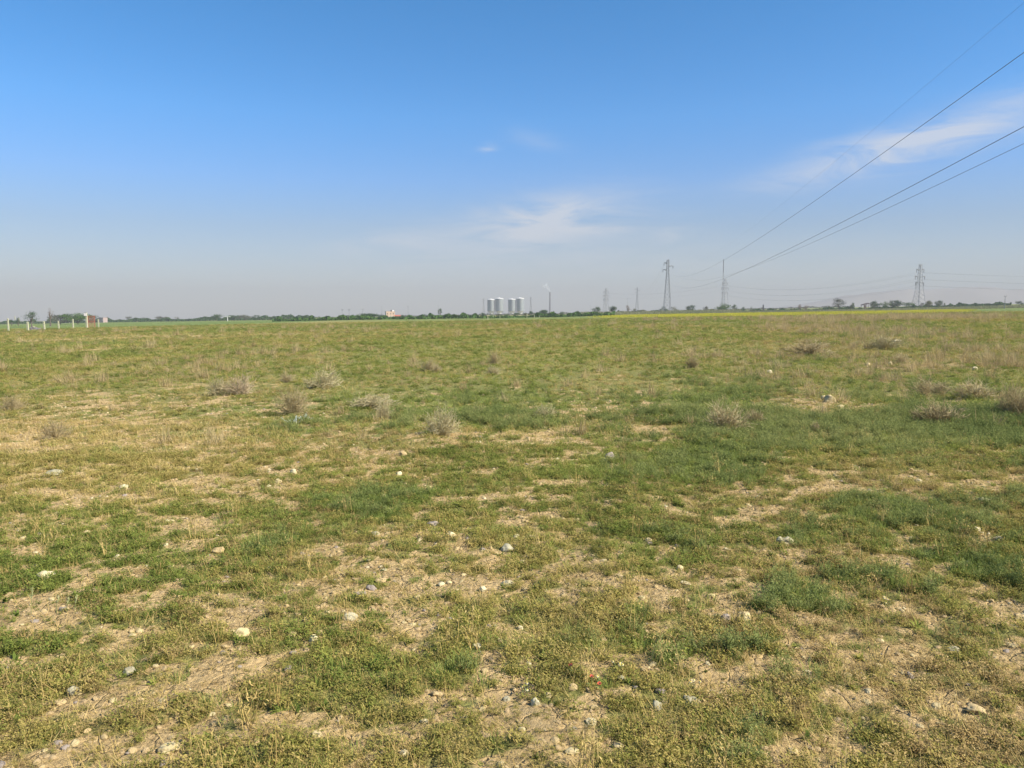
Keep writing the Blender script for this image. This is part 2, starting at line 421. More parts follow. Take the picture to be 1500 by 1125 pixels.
    o = bpy.data.objects.new('ground', me); link(o); tag(o, kind='structure')
build_ground()

# ------------------------------------------------------------------ small plant shapes
def blade(mb, p, az, L, w, lean, tint, seg=3, curl=.6):
    d = Vector((math.cos(az), math.sin(az), 0)); sd = Vector((-math.sin(az), math.cos(az), 0))
    vs = []; pos = Vector(p); ang = lean
    for i in range(seg + 1):
        ww = w * (1 - (i / seg) ** 1.6) * .5 + w * .06
        vs += [pos - sd * ww, pos + sd * ww]
        pos = pos + (d * math.sin(ang) + Vector((0, 0, 1)) * math.cos(ang)) * (L / seg); ang += curl / seg
    fs = [(2 * i, 2 * i + 1, 2 * i + 3, 2 * i + 2) for i in range(seg)]
    mb.add(vs, fs, tint)

def leaflet(mb, p, L, w, r, tint, up=.5):
    az = r.uniform(0, 6.283); el = r.uniform(-.2, 1.0) * up * 1.6
    d = Vector((math.cos(az) * math.cos(el), math.sin(az) * math.cos(el), math.sin(el)))
    s = d.cross(Vector((r.uniform(-.5, .5), r.uniform(-.5, .5), 1))).normalized() * w * .5
    p = Vector(p)
    mb.add([p, p + d * L * .5 + s, p + d * L, p + d * L * .5 - s], [(0, 1, 2, 3)], tint)

def proto(mb, name, mat):
    me = mb.mesh(name); me.materials.append(mat)
    return bpy.data.objects.new(name, me)          # not linked: only instanced

def make_herb(i, mat='herb', sz=1.0):
    r = random.Random(100 + i); mb = MB()
    ns = r.randint(9, 14)
    for s in range(ns):
        az = r.uniform(0, 6.283); L = r.uniform(.03, .085); h = r.uniform(.008, .04)
        n = r.randint(9, 14)
        for k in range(n):
            t = (k + .5) / n
            p = (math.cos(az) * L * t + r.gauss(0, .006), math.sin(az) * L * t + r.gauss(0, .006), .002 + h * math.sin(t * 2.2) + r.gauss(0, .003))
            leaflet(mb, p, r.uniform(.008, .017) * sz, r.uniform(.003, .0065) * sz, r, r.random())
    for k in range(6):
        blade(mb, (r.gauss(0, .03), r.gauss(0, .03), 0), r.uniform(0, 6.28), r.uniform(.02, .055), .002, r.uniform(0, .5), r.random(), 2)
    return proto(mb, 'herb_mat_source', M[mat])

def make_grass(i):
    r = random.Random(200 + i); mb = MB()
    for k in range(r.randint(34, 50)):
        a = r.uniform(0, 6.283); q = .045 * math.sqrt(r.random())
        blade(mb, (q * math.cos(a), q * math.sin(a), -.004), a + r.gauss(0, .9), r.uniform(.025, .075), r.uniform(.002, .0036), r.uniform(.05, .75), r.random(), 3, r.uniform(.2, 1.1))
    return proto(mb, 'grass_tuft_source', M['grass'])

def make_forb(i):
    r = random.Random(300 + i); mb = MB()
    for k in range(r.randint(20, 28)):
        a = r.uniform(0, 6.283); lean = r.uniform(.1, .9); L = r.uniform(.05, .11)
        d = Vector((math.cos(a) * math.sin(lean), math.sin(a) * math.sin(lean), math.cos(lean)))
        b = Vector((math.cos(a), math.sin(a), 0)) * r.uniform(0, .02)
        n = r.randint(10, 14)
        for j in range(n):
            p = b + d * L * (j + 1) / n
            leaflet(mb, p, r.uniform(.012, .024), r.uniform(.0025, .0045), r, .25 * r.random() + .6 * j / n, .9)
    return proto(mb, 'grey_herb_source', M['forb'])

def make_straw(i):
    r = random.Random(400 + i); mb = MB()
    for k in range(r.randint(10, 18)):
        a = r.uniform(0, 6.283)
        blade(mb, (r.gauss(0, .035), r.gauss(0, .035), .003), a, r.uniform(.03, .085), .0018, r.uniform(.5, 1.5), r.random(), 3, r.uniform(-.3, .6))
    return proto(mb, 'straw_source', M['straw'])

def make_scrub(i):
    r = random.Random(500 + i); mb = MB()
    for k in range(60):
        a = r.uniform(0, 6.283); lean = r.uniform(0, 1.15)
        blade(mb, (r.gauss(0, .03), r.gauss(0, .03), 0), a, r.uniform(.07, .16), .0032, lean, r.random(), 3, r.uniform(-.6, .5))
    return proto(mb, 'dry_scrub_source', M['scrub'])

def make_pebble(i, mat, seed):
    r = random.Random(seed + i)
    import bmesh
    bm = bmesh.new(); bmesh.ops.create_icosphere(bm, subdivisions=2, radius=.5)
    ax = [Vector((r.gauss(0, 1), r.gauss(0, 1), r.gauss(0, 1))).normalized() for _ in range(7)]
    lim = [r.uniform(.28, .44) for _ in ax]
    for v in bm.verts:
        for a, l in zip(ax, lim):
            d = v.co.dot(a)
            if d > l: v.co -= a * (d - l) * .85
        v.co.x *= 1.25; v.co.z *= .62
    me = bpy.data.meshes.new('pebble_source'); bm.to_mesh(me); bm.free(); me.materials.append(mat)
    return bpy.data.objects.new('pebble_source', me)

def scatter_object(name, label, cat, protos, x, y, scl, seed, tiltmax=.25, dz=0.0, zs=None):
    ok = np.ones(len(x), bool)
    for (sx, sy, sr) in STONE_AT: ok &= (x - sx) ** 2 + (y - sy + sr * .35) ** 2 > (sr * 1.15) ** 2
    x = x[ok]; y = y[ok]; scl = scl[ok]
    if isinstance(zs, np.ndarray): zs = zs[ok]
    n = len(x); r = np.random.default_rng(seed)
    z = gz(x, y) + dz
    me = bpy.data.meshes.new(name); me.vertices.add(n)
    me.vertices.foreach_set('co', np.stack([x, y, z], 1).astype(np.float32).ravel())
    rot = np.stack([r.normal(0, tiltmax * .5, n), r.normal(0, tiltmax * .5, n), r.uniform(0, 6.283, n)], 1).astype(np.float32)
    a = me.attributes.new('rot', 'FLOAT_VECTOR', 'POINT'); a.data.foreach_set('vector', rot.ravel())
    s3 = np.stack([scl, scl, scl * (zs if zs is not None else 1)], 1).astype(np.float32)
    a = me.attributes.new('scl', 'FLOAT_VECTOR', 'POINT'); a.data.foreach_set('vector', s3.ravel())
    a = me.attributes.new('pick', 'INT', 'POINT'); a.data.foreach_set('value', r.integers(0, len(protos), n).astype(np.int32))
    o = bpy.data.objects.new(name, me); link(o); tag(o, label, cat, kind='stuff')
    ng = bpy.data.node_groups.new(name + '_scatter', 'GeometryNodeTree')
    ng.interface.new_socket('Geometry', in_out='INPUT', socket_type='NodeSocketGeometry')
    ng.interface.new_socket('Geometry', in_out='OUTPUT', socket_type='NodeSocketGeometry')
    gi = ng.nodes.new('NodeGroupInput'); go = ng.nodes.new('NodeGroupOutput')
    ip = ng.nodes.new('GeometryNodeInstanceOnPoints'); jg = ng.nodes.new('GeometryNodeJoinGeometry')
    ng.links.new(gi.outputs[0], ip.inputs['Points']); ng.links.new(jg.outputs[0], ip.inputs['Instance'])
    ip.inputs['Pick Instance'].default_value = True
    for p in protos:
        oi = ng.nodes.new('GeometryNodeObjectInfo'); oi.inputs['Object'].default_value = p; oi.inputs['As Instance'].default_value = True
        ng.links.new(oi.outputs['Geometry'], jg.inputs[0])
    for nm, typ, sock in (('rot', 'FLOAT_VECTOR', 'Rotation'), ('scl', 'FLOAT_VECTOR', 'Scale'), ('pick', 'INT', 'Instance Index')):
        na = ng.nodes.new('GeometryNodeInputNamedAttribute'); na.data_type = typ; na.inputs['Name'].default_value = nm
        ng.links.new(na.outputs['Attribute'], ip.inputs[sock])
    ng.links.new(ip.outputs[0], go.inputs[0])
    md = o.modifiers.new('scatter', 'NODES'); md.node_group = ng
    return o

def sample(n, d0, d1, power, seed, half=.86):
    """n random field spots between d0 and d1 metres whose density falls as 1/d**power"""
    r = np.random.default_rng(seed); e = 2 - power
    t = r.random(n)
    d = (d0 ** e + t * (d1 ** e - d0 ** e)) ** (1 / e) if abs(e) > 1e-6 else d0 * (d1 / d0) ** t
    u = r.uniform(-half, half, n)                       # tan of bearing
    y = d; x = u * d
    return x, y, r
# ------------------------------------------------------------------ far fields with standing crop
STONE_AT = []
def strip_plants(name, label, cat, mat, n, w, h, seed, cond, y0, y1, u0, u1):
    r = np.random.default_rng(seed)
    protos = []
    for i in range(3):
        q = random.Random(seed * 10 + i); mb = MB()
        for k in range(26):
            blade(mb, (q.gauss(0, w * .4), q.gauss(0, w * .4), 0), q.uniform(0, 6.28), q.uniform(.5, 1.1) * h, h * .07, q.uniform(0, .5), q.random(), 2, .4)
        protos.append(proto(mb, 'field_plant_source', mat))
    y = r.uniform(y0, y1, n) ; x = r.uniform(u0, u1, n) * y
    k = r.random(n) < cond(x, y)
    return scatter_object(name, label, cat, protos, x[k], y[k], r.uniform(.7, 1.2, n)[k], seed, .15)
strip_plants('yellow_flower_field', 'narrow bright yellow band of flowers across the right side of the plain', 'flower field', M['yellow'], 30000, .8, .45, 41, lambda x, y: fields(x, y)[0], 165, 335, .05, .62)
strip_plants('green_crop', 'strips of green crop along the far left and far right edges of the field', 'crop', M['crop'], 26000, 1.0, .22, 42, lambda x, y: fields(x, y)[1] * .8, 150, 560, -.8, .8)
strip_plants('reed_bank', 'rank grey green grass and reeds on the bank beyond the yellow flowers', 'reeds', M['reed'], 5200, 1.2, 1.15, 43, lambda x, y: .9 * fields(x, y)[2], 330, 372, .06, .8)
strip_plants('pale_reeds', 'pale straw coloured reeds around the far pylons', 'reeds', M['reed'], 1500, 1.4, 2.0, 44, lambda x, y: .6 + 0 * x, 380, 415, .09, .3)

# ------------------------------------------------------------------ stones
import bmesh
def make_stone(i, w, h, mat, flat):
    r = random.Random(900 + i)
    bm = bmesh.new(); bmesh.ops.create_icosphere(bm, subdivisions=4, radius=.5)
    ax = [Vector((r.gauss(0, 1), r.gauss(0, 1), r.gauss(0, 1) * .8)).normalized() for _ in range(12 if flat else 8)]
    lim = [r.uniform(.30, .45) if flat else r.uniform(.36, .48) for _ in ax]
    off = Vector((r.uniform(0, 40), r.uniform(0, 40), r.uniform(0, 40)))
    from mathutils import noise as mn
    el = r.uniform(.7, 1.0)
    for v in bm.verts:
        for a, l in zip(ax, lim):
            dd = v.co.dot(a)
            if dd > l: v.co -= a * (dd - l) * (.92 if flat else .7)
        v.co += v.co.normalized() * (mn.fractal(v.co * 3 + off, 1, 2, 5) * .085)
    mx = max(v.co.x for v in bm.verts) - min(v.co.x for v in bm.verts)
    mz = max(v.co.z for v in bm.verts) - min(v.co.z for v in bm.verts)
    for v in bm.verts:
        v.co.x *= w / mx; v.co.y *= w / mx * el; v.co.z *= h * 1.45 / mz
    me = bpy.data.meshes.new('stone'); bm.to_mesh(me); bm.free(); me.materials.append(M[mat]); me.shade_smooth()
    return me

SG = 'stones lying in the field'
STONE_AT = []
STONES = [
 (68,857,26,15,'st_white',1,'flat angular cream stone alone in green herbs at the left edge'),
 (512,917,27,19,'st_grey',0,'smooth pale grey rounded stone at the left tip of a bare patch'),
 (354,942,25,18,'st_cream',1,'whitish blocky stone right of a bare sandy scrape at lower left'),
 (460,952,15,20,'st_white',1,'tall narrow pale stone, the front one of a leaning pair'),
 (468,941,15,14,'st_cream',1,'cream stone tucked behind the tall narrow pale stone'),
 (428,938,16,10,'st_cream',0,'low buff stone just left of the leaning pair'),
 (529,877,20,9,'st_purple',1,'flat dark slate grey stone touching a lilac one'),
 (544,870,17,12,'st_purple',1,'lilac grey stone right of the flat slate one'),
 (742,811,26,16,'st_grey',1,'broad pale grey stone in the open middle of the foreground'),
 (743,859,22,14,'st_white',0,'light domed stone below the broad pale grey stone'),
 (707,871,13,13,'st_white',1,'small white lump on bare soil left of the light domed stone'),
 (893,677,18,16,'st_purple',1,'bluish grey upright stone at the far end of a green patch'),
 (590,671,13,10,'st_tan',0,'small round tan stone in the middle distance'),
 (583,700,13,11,'st_white',1,'cream angular stone at the edge of the green strip'),
 (567,699,11,6,'st_cream',1,'flat small stone beside the cream angular one by the green strip'),
 (561,731,14,10,'st_white',0,'cream oval stone inside the bright green strip'),
 (1152,800,24,16,'st_white',1,'two toned pale stone below the large right hand green clump'),
 (1142,797,12,12,'st_grey',1,'small grey stone leaning on the two toned pale stone'),
 (996,839,13,13,'st_cream',0,'cream upright pebble at the top of the bare track'),
 (1004,861,20,8,'st_white',0,'flat white stone on the bare track'),
 (1012,1040,29,22,'st_grey',1,'big beige grey boulder shaped stone near the bottom edge'),
 (962,1050,16,24,'st_grey',1,'upright pale stone beside a dark hollow left of the big beige stone'),
 (785,1047,16,19,'st_white',1,'pale tooth shaped stone below the poppies'),
 (802,1032,13,14,'st_cream',0,'cream nub right above the pale tooth shaped stone'),
 (866,1065,19,13,'st_white',1,'whitish wedge stone in a grassy hollow below the poppies'),
 (838,1113,26,15,'st_cream',0,'cream smooth stone at the very bottom of the field'),
 (910,1002,16,13,'st_grey',0,'grey round stone under the daisies'),
 (742,1033,14,11,'st_grey',0,'dull small stone left of the pale tooth shaped stone'),
 (764,1084,14,10,'st_cream',0,'lone cream pebble between grass tufts near the bottom'),
 (108,1023,17,16,'st_grey',0,'light grey cobble in herbs at the lower left'),
 (190,1000,18,15,'st_grey',0,'greenish grey cobble above the light grey one at lower left'),
 (248,1110,36,20,'st_cream',0,'wide buff stone half sunk at the bottom left'),
 (592,1114,18,16,'st_white',1,'stone with a white face among dark clods at the bottom edge'),
 (640,1029,22,13,'st_tan',1,'long broken tan stone lying aslant on bare soil'),
 (698,960,15,14,'st_white',1,'chalky stone above the bare scrape in the middle foreground'),
 (762,922,11,9,'st_white',0,'tiny white stone left of the grey green clumps'),
 (1443,738,19,9,'st_grey',1,'flat light grey stone on the reddish soil at far right'),
 (1345,714,11,8,'st_white',0,'small white stone on reddish soil above the right hand clump'),
 (1429,1046,28,18,'st_tan',1,'rough brown lump near the lower right corner'),
 (1397,953,17,11,'st_grey',0,'low pale stone in dry herbs at the right'),
 (1216,594,19,15,'st_cream',1,'large cream stone of the pair on a bare patch at middle right'),
 (1206,587,9,9,'st_cream',0,'round cream stone behind the large cream one on the bare patch'),
 (1230,600,13,6,'st_cream',1,'flat cream slab in front of the large cream stone'),
 (1363,493,9,6,'st_cream',0,'far cream boulder alone near the yellow band'),
 (1312,505,14,4,'st_white',1,'far flat white slab on the right'),
 (1127,549,9,6,'st_white',0,'distant white stone on reddish ground at middle right'),
 (1428,545,8,6,'st_white',1,'distant white stone nearest the right frame edge'),
 (1272,537,7,5,'st_cream',0,'distant cream stone between dead brown bushes'),
 (1304,536,7,5,'st_cream',1,'distant angular cream stone in line with the dead brown bushes'),
 (80,698,23,10,'st_grey',0,'broad low grey green dome of stone in grass at the left'),
 (182,720,14,9,'st_white',0,'white stone on the large sandy patch at the left'),
 (430,699,11,9,'st_white',0,'white stone at the right end of the sandy patch'),
 (408,713,12,9,'st_cream',1,'cream stone below the white one at the end of the sandy patch'),
 (320,817,20,12,'st_tan',1,'tan clod like stone on a sandy patch at left of centre'),
 (660,790,17,12,'st_white',1,'whitish chipped stone at left of the broad pale grey stone'),
 (634,771,20,9,'st_purple',1,'purplish flat stone up the slope from the whitish chipped stone'),
 (558,856,19,11,'st_tan',1,'tan stone just above the lilac grey one'),
 (549,786,15,9,'st_grey',0,'dull grey stone above the tan one, left of centre'),
 (757,788,11,9,'st_white',1,'small white stone above the broad pale grey stone'),
 (950,792,12,8,'st_cream',0,'small cream stone in dry herbs right of centre'),
 (881,807,13,8,'st_tan',1,'small tan stone on crumbly soil right of centre'),
 (1090,917,22,18,'st_cream',1,'pinkish pale stone in front of the large dark green clump'),
 (1063,913,17,14,'st_purple',0,'dark blue grey stone in front of the large dark green clump'),
 (1462,795,14,11,'st_grey',1,'pale grey chipped stone at the right frame edge'),
 (1430,782,11,8,'st_white',0,'tiny white stone left of the pale grey chipped one'),
 (206,1037,13,9,'st_tan',1,'reddish tan stone in herbs at the lower left'),
 (88,1038,17,10,'st_tan',0,'low tan stone below the light grey cobble'),
 (658,856,10,7,'st_cream',0,'tiny cream stone left of the white lump'),
 (612,880,14,9,'st_cream',1,'cream chip on bare soil right of the lilac grey stone'),
 (770,880,13,9,'st_tan',0,'rounded tan stone on bare soil by the middle track'),
 (1495,905,20,13,'st_tan',1,'sandy tan stone cut by the right frame edge'),
]
for i, (u, v, w, h, mt, fl, lab) in enumerate(STONES):
    x, y = G(u, v - h * .35)
    dd = math.hypot(x, y); s = dd / FPX
    pit = math.atan2(EYE, dd)
    w = w * .9; hh = max(h * s * .8 - w * s * .8 * math.sin(pit) * .6, w * s * .26)
    me = make_stone(i, w * s, hh, mt, fl)
    STONE_AT.append((x, y, w * s * .5))
    o = bpy.data.objects.new('stone', me); link(o); tag(o, lab, 'stone', SG)
    o.location = (x, y, gz1(x, y) + hh * .27); o.rotation_euler = (rnd.uniform(-.15, .15), rnd.uniform(-.15, .15), rnd.uniform(0, .7) - .35)

# ------------------------------------------------------------------ ground cover
QUAL = 1.0
# herbs
herbs = [make_herb(i) for i in range(7)]; herbs_g = [make_herb(20 + i, 'herb_green', 1.15) for i in range(6)]; herbs_r = [make_herb(40 + i, 'herb_russet', .8) for i in range(5)]; grasses = [make_grass(i) for i in range(7)]
forbs = [make_forb(i) for i in range(5)]; straws = [make_straw(i) for i in range(5)]; scrubs = [make_scrub(i) for i in range(4)]

def scaled(d, base, p=.62, d0=7., cap=6.): return base * np.clip((np.maximum(d, d0) / d0) ** p, 1, cap)

x, y, r = sample(int(42000), 2.1, 9, .45, 1); x2, y2, r2 = sample(int(95000), 9, 180, 1.55, 2)
x = np.concatenate([x, x2]); y = np.concatenate([y, y2]); d = np.hypot(x, y)
cov, lus, bar, dry = maps(x, y)
k = r.random(len(x)) < np.maximum(sstep(.30, 1.0, cov + r.normal(0, .12, len(x))), .42 * sstep(-.35, .1, cov))
sc_ = scaled(d, 1) * (.35 + .95 * r.random(len(x)) ** 1.5) * (.42 + .58 * sstep(.1, .9, cov))
gB = np.clip(.44 + .22 * sstep(8, 25, d) + (fbm(x / 2.6, y / 5, 141, 4) - .5) * 3.0 + (fbm(x / 18, y / 34, 143, 3) - .5) * 2.2 + .5 * lus, 0, 1)
gC = np.clip(.10 + (fbm(x / 1.6, y / 3.2, 145, 4) - .52) * 2.2 + .45 * dry, 0, .85)
sp_ = np.where(r.random(len(x)) < gC * (1 - .7 * gB), 2, np.where(r.random(len(x)) < gB, 1, 0))
zz_ = np.where(d > 12, .8, 1.0)
for sp_i, (nm, lab, pr) in enumerate((('low_herbs', 'low olive and yellowish herbs matted over the whole dry field', herbs), ('green_herbs', 'small fresh green leafy herbs mixed into the yellowish ones', herbs_g), ('russet_herbs', 'brownish withered herbs in thin patches between the green', herbs_r))):
    kk = k & (sp_ == sp_i)
    scatter_object(nm, lab, 'herbs', pr, x[kk], y[kk], sc_[kk], 21 + 60 * sp_i, .3, 0, zz_[kk])

x, y, r = sample(int(60000), 2.1, 9, .45, 3); x2, y2, r2 = sample(int(90000), 9, 150, 1.5, 4)
x = np.concatenate([x, x2]); y = np.concatenate([y, y2]); d = np.hypot(x, y)
cov, lus, bar, dry = maps(x, y)
k = r.random(len(x)) < (sstep(.25, .8, lus) * .95 + .06) * sstep(.35, .8, cov)
sc_ = scaled(d, 1) * (.4 + 1.0 * r.random(len(x)) ** 1.4) * (.7 + .35 * lus)
scatter_object('green_grass', 'fresh green grass growing in soft patches between the drier herbs', 'grass', grasses, x[k], y[k], sc_[k], 22, .25, 0, np.where(d[k] > 12, .75, 1))

x, y, r = sample(int(26000), 2.1, 12, .5, 5); x2, y2, r2 = sample(int(14000), 12, 60, 1.6, 6)
x = np.concatenate([x, x2]); y = np.concatenate([y, y2]); d = np.hypot(x, y)
cov, lus, bar, dry = maps(x, y)
k = r.random(len(x)) < sstep(.42, .95, lus + .22 * sstep(.0, .35, x / y)) * sstep(.4, .8, cov)
sc_ = scaled(d, 1) * r.uniform(.55, 1.2, len(x))
scatter_object('grey_green_herbs', 'darker grey green leafy herbs standing up in dense clumps', 'herbs', forbs, x[k], y[k], sc_[k], 23, .3)

x, y, r = sample(int(20000), 2.1, 12, .5, 7); x2, y2, r2 = sample(int(16000), 12, 90, 1.5, 8)
x = np.concatenate([x, x2]); y = np.concatenate([y, y2]); d = np.hypot(x, y)
cov, lus, bar, dry = maps(x, y)
k = r.random(len(x)) < np.clip(.75 - .8 * lus, .05, 1) * sstep(-.4, .5, cov)
sc_ = scaled(d, 1) * r.uniform(.6, 1.3, len(x))
scatter_object('dry_straw', 'pale dry grass stems scattered flat among the herbs', 'straw', straws, x[k], y[k], sc_[k], 24, .3)

x, y, r = sample(int(26000), 9, 120, 1.3, 9); d = np.hypot(x, y)
cov, lus, bar, dry = maps(x, y)
k = r.random(len(x)) < np.clip(sstep(.25, .9, dry) * .85 + .05, 0, 1)
sc_ = scaled(d, .8, .55) * (.4 + 1.5 * r.random(len(x)) ** 3)
scatter_object('dead_scrub', 'brown dead scrub spread thinly over the middle of the field', 'scrub', scrubs, x[k], y[k], sc_[k], 25, .3)

pebs = [make_pebble(i, M[m_], 700) for i, m_ in enumerate(['st_cream', 'st_white', 'st_tan', 'st_tan', 'st_tan', 'st_cream', 'st_purple'])]
x, y, r = sample(int(20000), 2.1, 14, .6, 10); x2, y2, r2 = sample(int(3500), 14, 90, 1.3, 11)
x = np.concatenate([x, x2]); y = np.concatenate([y, y2]); d = np.hypot(x, y)
cov, lus, bar, dry = maps(x, y)
k = r.random(len(x)) < sstep(.95, .3, cov) * .85 + .05
sz0 = None
sz = .005 + .04 * r.random(len(x)) ** 4.2 + .0014 * np.maximum(d - 14, 0) * r.random(len(x)) ** 5
scatter_object('gravel', 'small pale pebbles strewn over the bare soil', 'gravel', pebs, x[k], y[k], sz[k], 26, .5, .002)
def make_broad(i):
    r = random.Random(600 + i); mb = MB()
    for k in range(r.randint(9, 16)):
        blade(mb, (r.gauss(0, .008), r.gauss(0, .008), 0), r.uniform(0, 6.28), r.uniform(.03, .075), r.uniform(.010, .02), r.uniform(.5, 1.35), r.random(), 4, r.uniform(.1, .6))
    return proto(mb, 'broadleaf_source', M['herb_green'])
def make_tall(i):
    r = random.Random(650 + i); mb = MB()
    for k in range(r.randint(5, 11)):
        a = r.uniform(0, 6.28); L = r.uniform(.07, .17)
        blade(mb, (r.gauss(0, .012), r.gauss(0, .012), 0), a, L, .0026, r.uniform(0, .5), r.random(), 4, r.uniform(-.2, .6))
        for q in range(5): leaflet(mb, (r.gauss(0, .02), r.gauss(0, .02), L * r.uniform(.5, .95)), .016, .004, r, r.random(), .9)
    return proto(mb, 'tall_stalk_source', M['straw'])
x, y, r = sample(3400, 2.1, 14, .6, 14); d = np.hypot(x, y); cov, lus, bar, dry = maps(x, y); k = r.random(len(x)) < .25 + .6 * sstep(.3, .8, cov)
scatter_object('broadleaf_weeds', 'small broad leaved weeds lying flat among the finer herbs', 'weeds', [make_broad(i) for i in range(5)], x[k], y[k], (.3 + .6 * r.random(len(x)) ** 2)[k], 28, .3)
x, y, r = sample(4200, 2.1, 30, 1.0, 15); d = np.hypot(x, y); cov, lus, bar, dry = maps(x, y); k = r.random(len(x)) < .7 * sstep(.3, .8, cov)
scatter_object('dry_stalks', 'thin upright dry weed stalks standing above the herbs', 'stalks', [make_tall(i) for i in range(5)], x[k], y[k], (.5 + .9 * r.random(len(x)) ** 2)[k], 29, .2)
clods = [make_pebble(30 + i, M['clod'], 700) for i in range(6)]
x, y, r = sample(int(75000), 2.1, 16, .5, 12); d = np.hypot(x, y)
cov, lus, bar, dry = maps(x, y)
k = r.random(len(x)) < sstep(1.0, .3, cov) * .9 + .08
sz = (.004 + .030 * r.random(len(x)) ** 4) * np.clip(d / 7, 1, 1.6)
scatter_object('soil_crumbs', 'dry crumbs and clods of tan earth between the plants', 'soil crumbs', clods, x[k], y[k], sz[k], 27, .6, .0)

# ------------------------------------------------------------------ dead shrubs
def make_shrub(i, w, h, mats):
    r = random.Random(1300 + i)
    loc = []; tw = MB(); fine = MB()
    n = 64; w = w * 1.22
    for k in range(n):
        a = r.uniform(0, 6.283); lean = math.acos(1 - r.random() * .85)
        L = r.uniform(.65, 1.05)
        d = Vector((math.cos(a) * math.sin(lean), math.sin(a) * math.sin(lean), math.cos(lean)))
        pts = [Vector((r.gauss(0, .03) * w, r.gauss(0, .03) * w, -.01))]
        for s in range(4):
            d = (d + Vector((r.gauss(0, .16), r.gauss(0, .16), r.gauss(0, .1) + .04))).normalized()
            st = d * L / 4
            pts.append(pts[-1] + Vector((st.x * w * .52, st.y * w * .52, st.z * h)))
        t = r.random()
        tw.tube(pts, [.0032, .0027, .0022, .0017, .0012], 3, t, False)
        for b in range(11):
            j = r.randint(1, 3); p0 = pts[j].lerp(pts[j + 1], r.random())
            bd = (d + Vector((r.gauss(0, .8), r.gauss(0, .8), r.gauss(0, .6)))).normalized() * r.uniform(.1, .28)
            p1 = p0 + Vector((bd.x * w * .5, bd.y * w * .5, bd.z * h)); 
            bd2 = (bd.normalized() + Vector((r.gauss(0, .5), r.gauss(0, .5), r.gauss(0, .5) + .2))) * r.uniform(.06, .16)
            p2 = p1 + Vector((bd2.x * w * .5, bd2.y * w * .5, bd2.z * h))
            if p2.z < 0: p2.z = .01
            tw_w = max(.0016, .0016 * w / .4)
            fine.tube([p0, p1, p2], [tw_w, tw_w * .8, tw_w * .4], 3, r.random(), False)
    return tw, fine
BG = 'dead shrubs dotted over the field'
M['dead_grey'] = leafmat('grey_dead_twig', [(0, (0.389, 0.340, 0.194)), (.5, (0.540, 0.470, 0.273)), (1, (0.670, 0.594, 0.361))], .35)
M['dead_brown'] = leafmat('brown_dead_twig', [(0, (0.356, 0.286, 0.156)), (.5, (0.502, 0.412, 0.232)), (1, (0.629, 0.538, 0.324))], .35)
M['dead_pale'] = leafmat('straw_dead_twig', [(0, (.38, .29, .18)), (.5, (.5, .4, .26)), (1, (.6, .5, .35))], .05)
SHRUBS = [
 (648,637,52,40,'dead_grey','grey dead shrub standing clear on green grass in the centre of the field'),
 (1062,630,62,42,'dead_brown','largest brown grey dead shrub, right of centre beside green grass'),
 (430,606,46,40,'dead_brown','pinkish brown dead shrub above the silvery leaved plant'),
 (352,580,42,30,'dead_pale','pale straw coloured dead shrub with bleached stems at left'),
 (322,580,34,24,'dead_grey','dull grey brown shrub touching the pale straw coloured one'),
 (82,642,32,26,'dead_brown','reddish brown twiggy shrub at the left by a bare spot'),
 (18,602,28,20,'dead_brown','brown shrub at the left frame edge'),
 (723,537,21,21,'dead_brown','small upright brown shrub in the far middle of the field'),
 (628,546,26,18,'dead_brown','low brown shrub left of the small upright brown one'),
 (1372,620,62,30,'dead_brown','wide brown shrub standing in the green strip at right'),
 (1487,612,46,44,'dead_brown','tall brown shrub cut by the right frame edge'),
 (1362,577,46,20,'dead_brown','low flat brown shrub behind the wide one at right'),
 (475,570,52,28,'dead_grey','spread out grey brown shrub behind the pinkish brown one'),
 (420,561,22,16,'dead_brown','little reddish shrub left of the spread out grey brown one'),
 (1013,541,21,19,'dead_brown','small rounded brown shrub, far and right of centre'),
 (798,613,30,20,'dead_grey','thin grey shrub between two bare sandy patches'),
 (563,612,22,26,'dead_grey','narrow grey stemmed shrub at the left end of the green grass'),
 (1105,622,28,24,'dead_brown','brown shrub close at the right of the largest one'),
 (1186,519,54,20,'dead_brown','long low tawny shrub on the far right field'),
 (1300,513,42,20,'dead_grey','low grey brown shrub near the far flat white slab'),
 (1425,583,44,24,'dead_brown','rounded brown shrub in front of the reddish ground at right'),
 (1320,533,20,16,'dead_brown','tiny tawny shrub left of the reddish stony ground'),
 (545,596,64,20,'dead_grey','low spreading grey shrub behind the narrow grey stemmed one'),
 (1194,634,12,15,'dead_brown','slim little brown shrub in the middle of the right green strip'),
 (640,548,16,14,'dead_brown','small tawny shrub hard by the low brown one'),
 (722,551,22,14,'dead_grey','flat grey shrub just in front of the small upright brown one'),
]
for i, (u, v, w, h, mt, lab) in enumerate(SHRUBS):
    x, y = G(u, v); s = math.hypot(x, y) / FPX
    o = empty('dead_shrub', (x, y, gz1(x, y)), lab, 'shrub', BG)
    tw, fi = make_shrub(i, w * s, h * s, mt)
    tw.build('stems', M[mt], o); fi.build('twigs', M[mt], o)

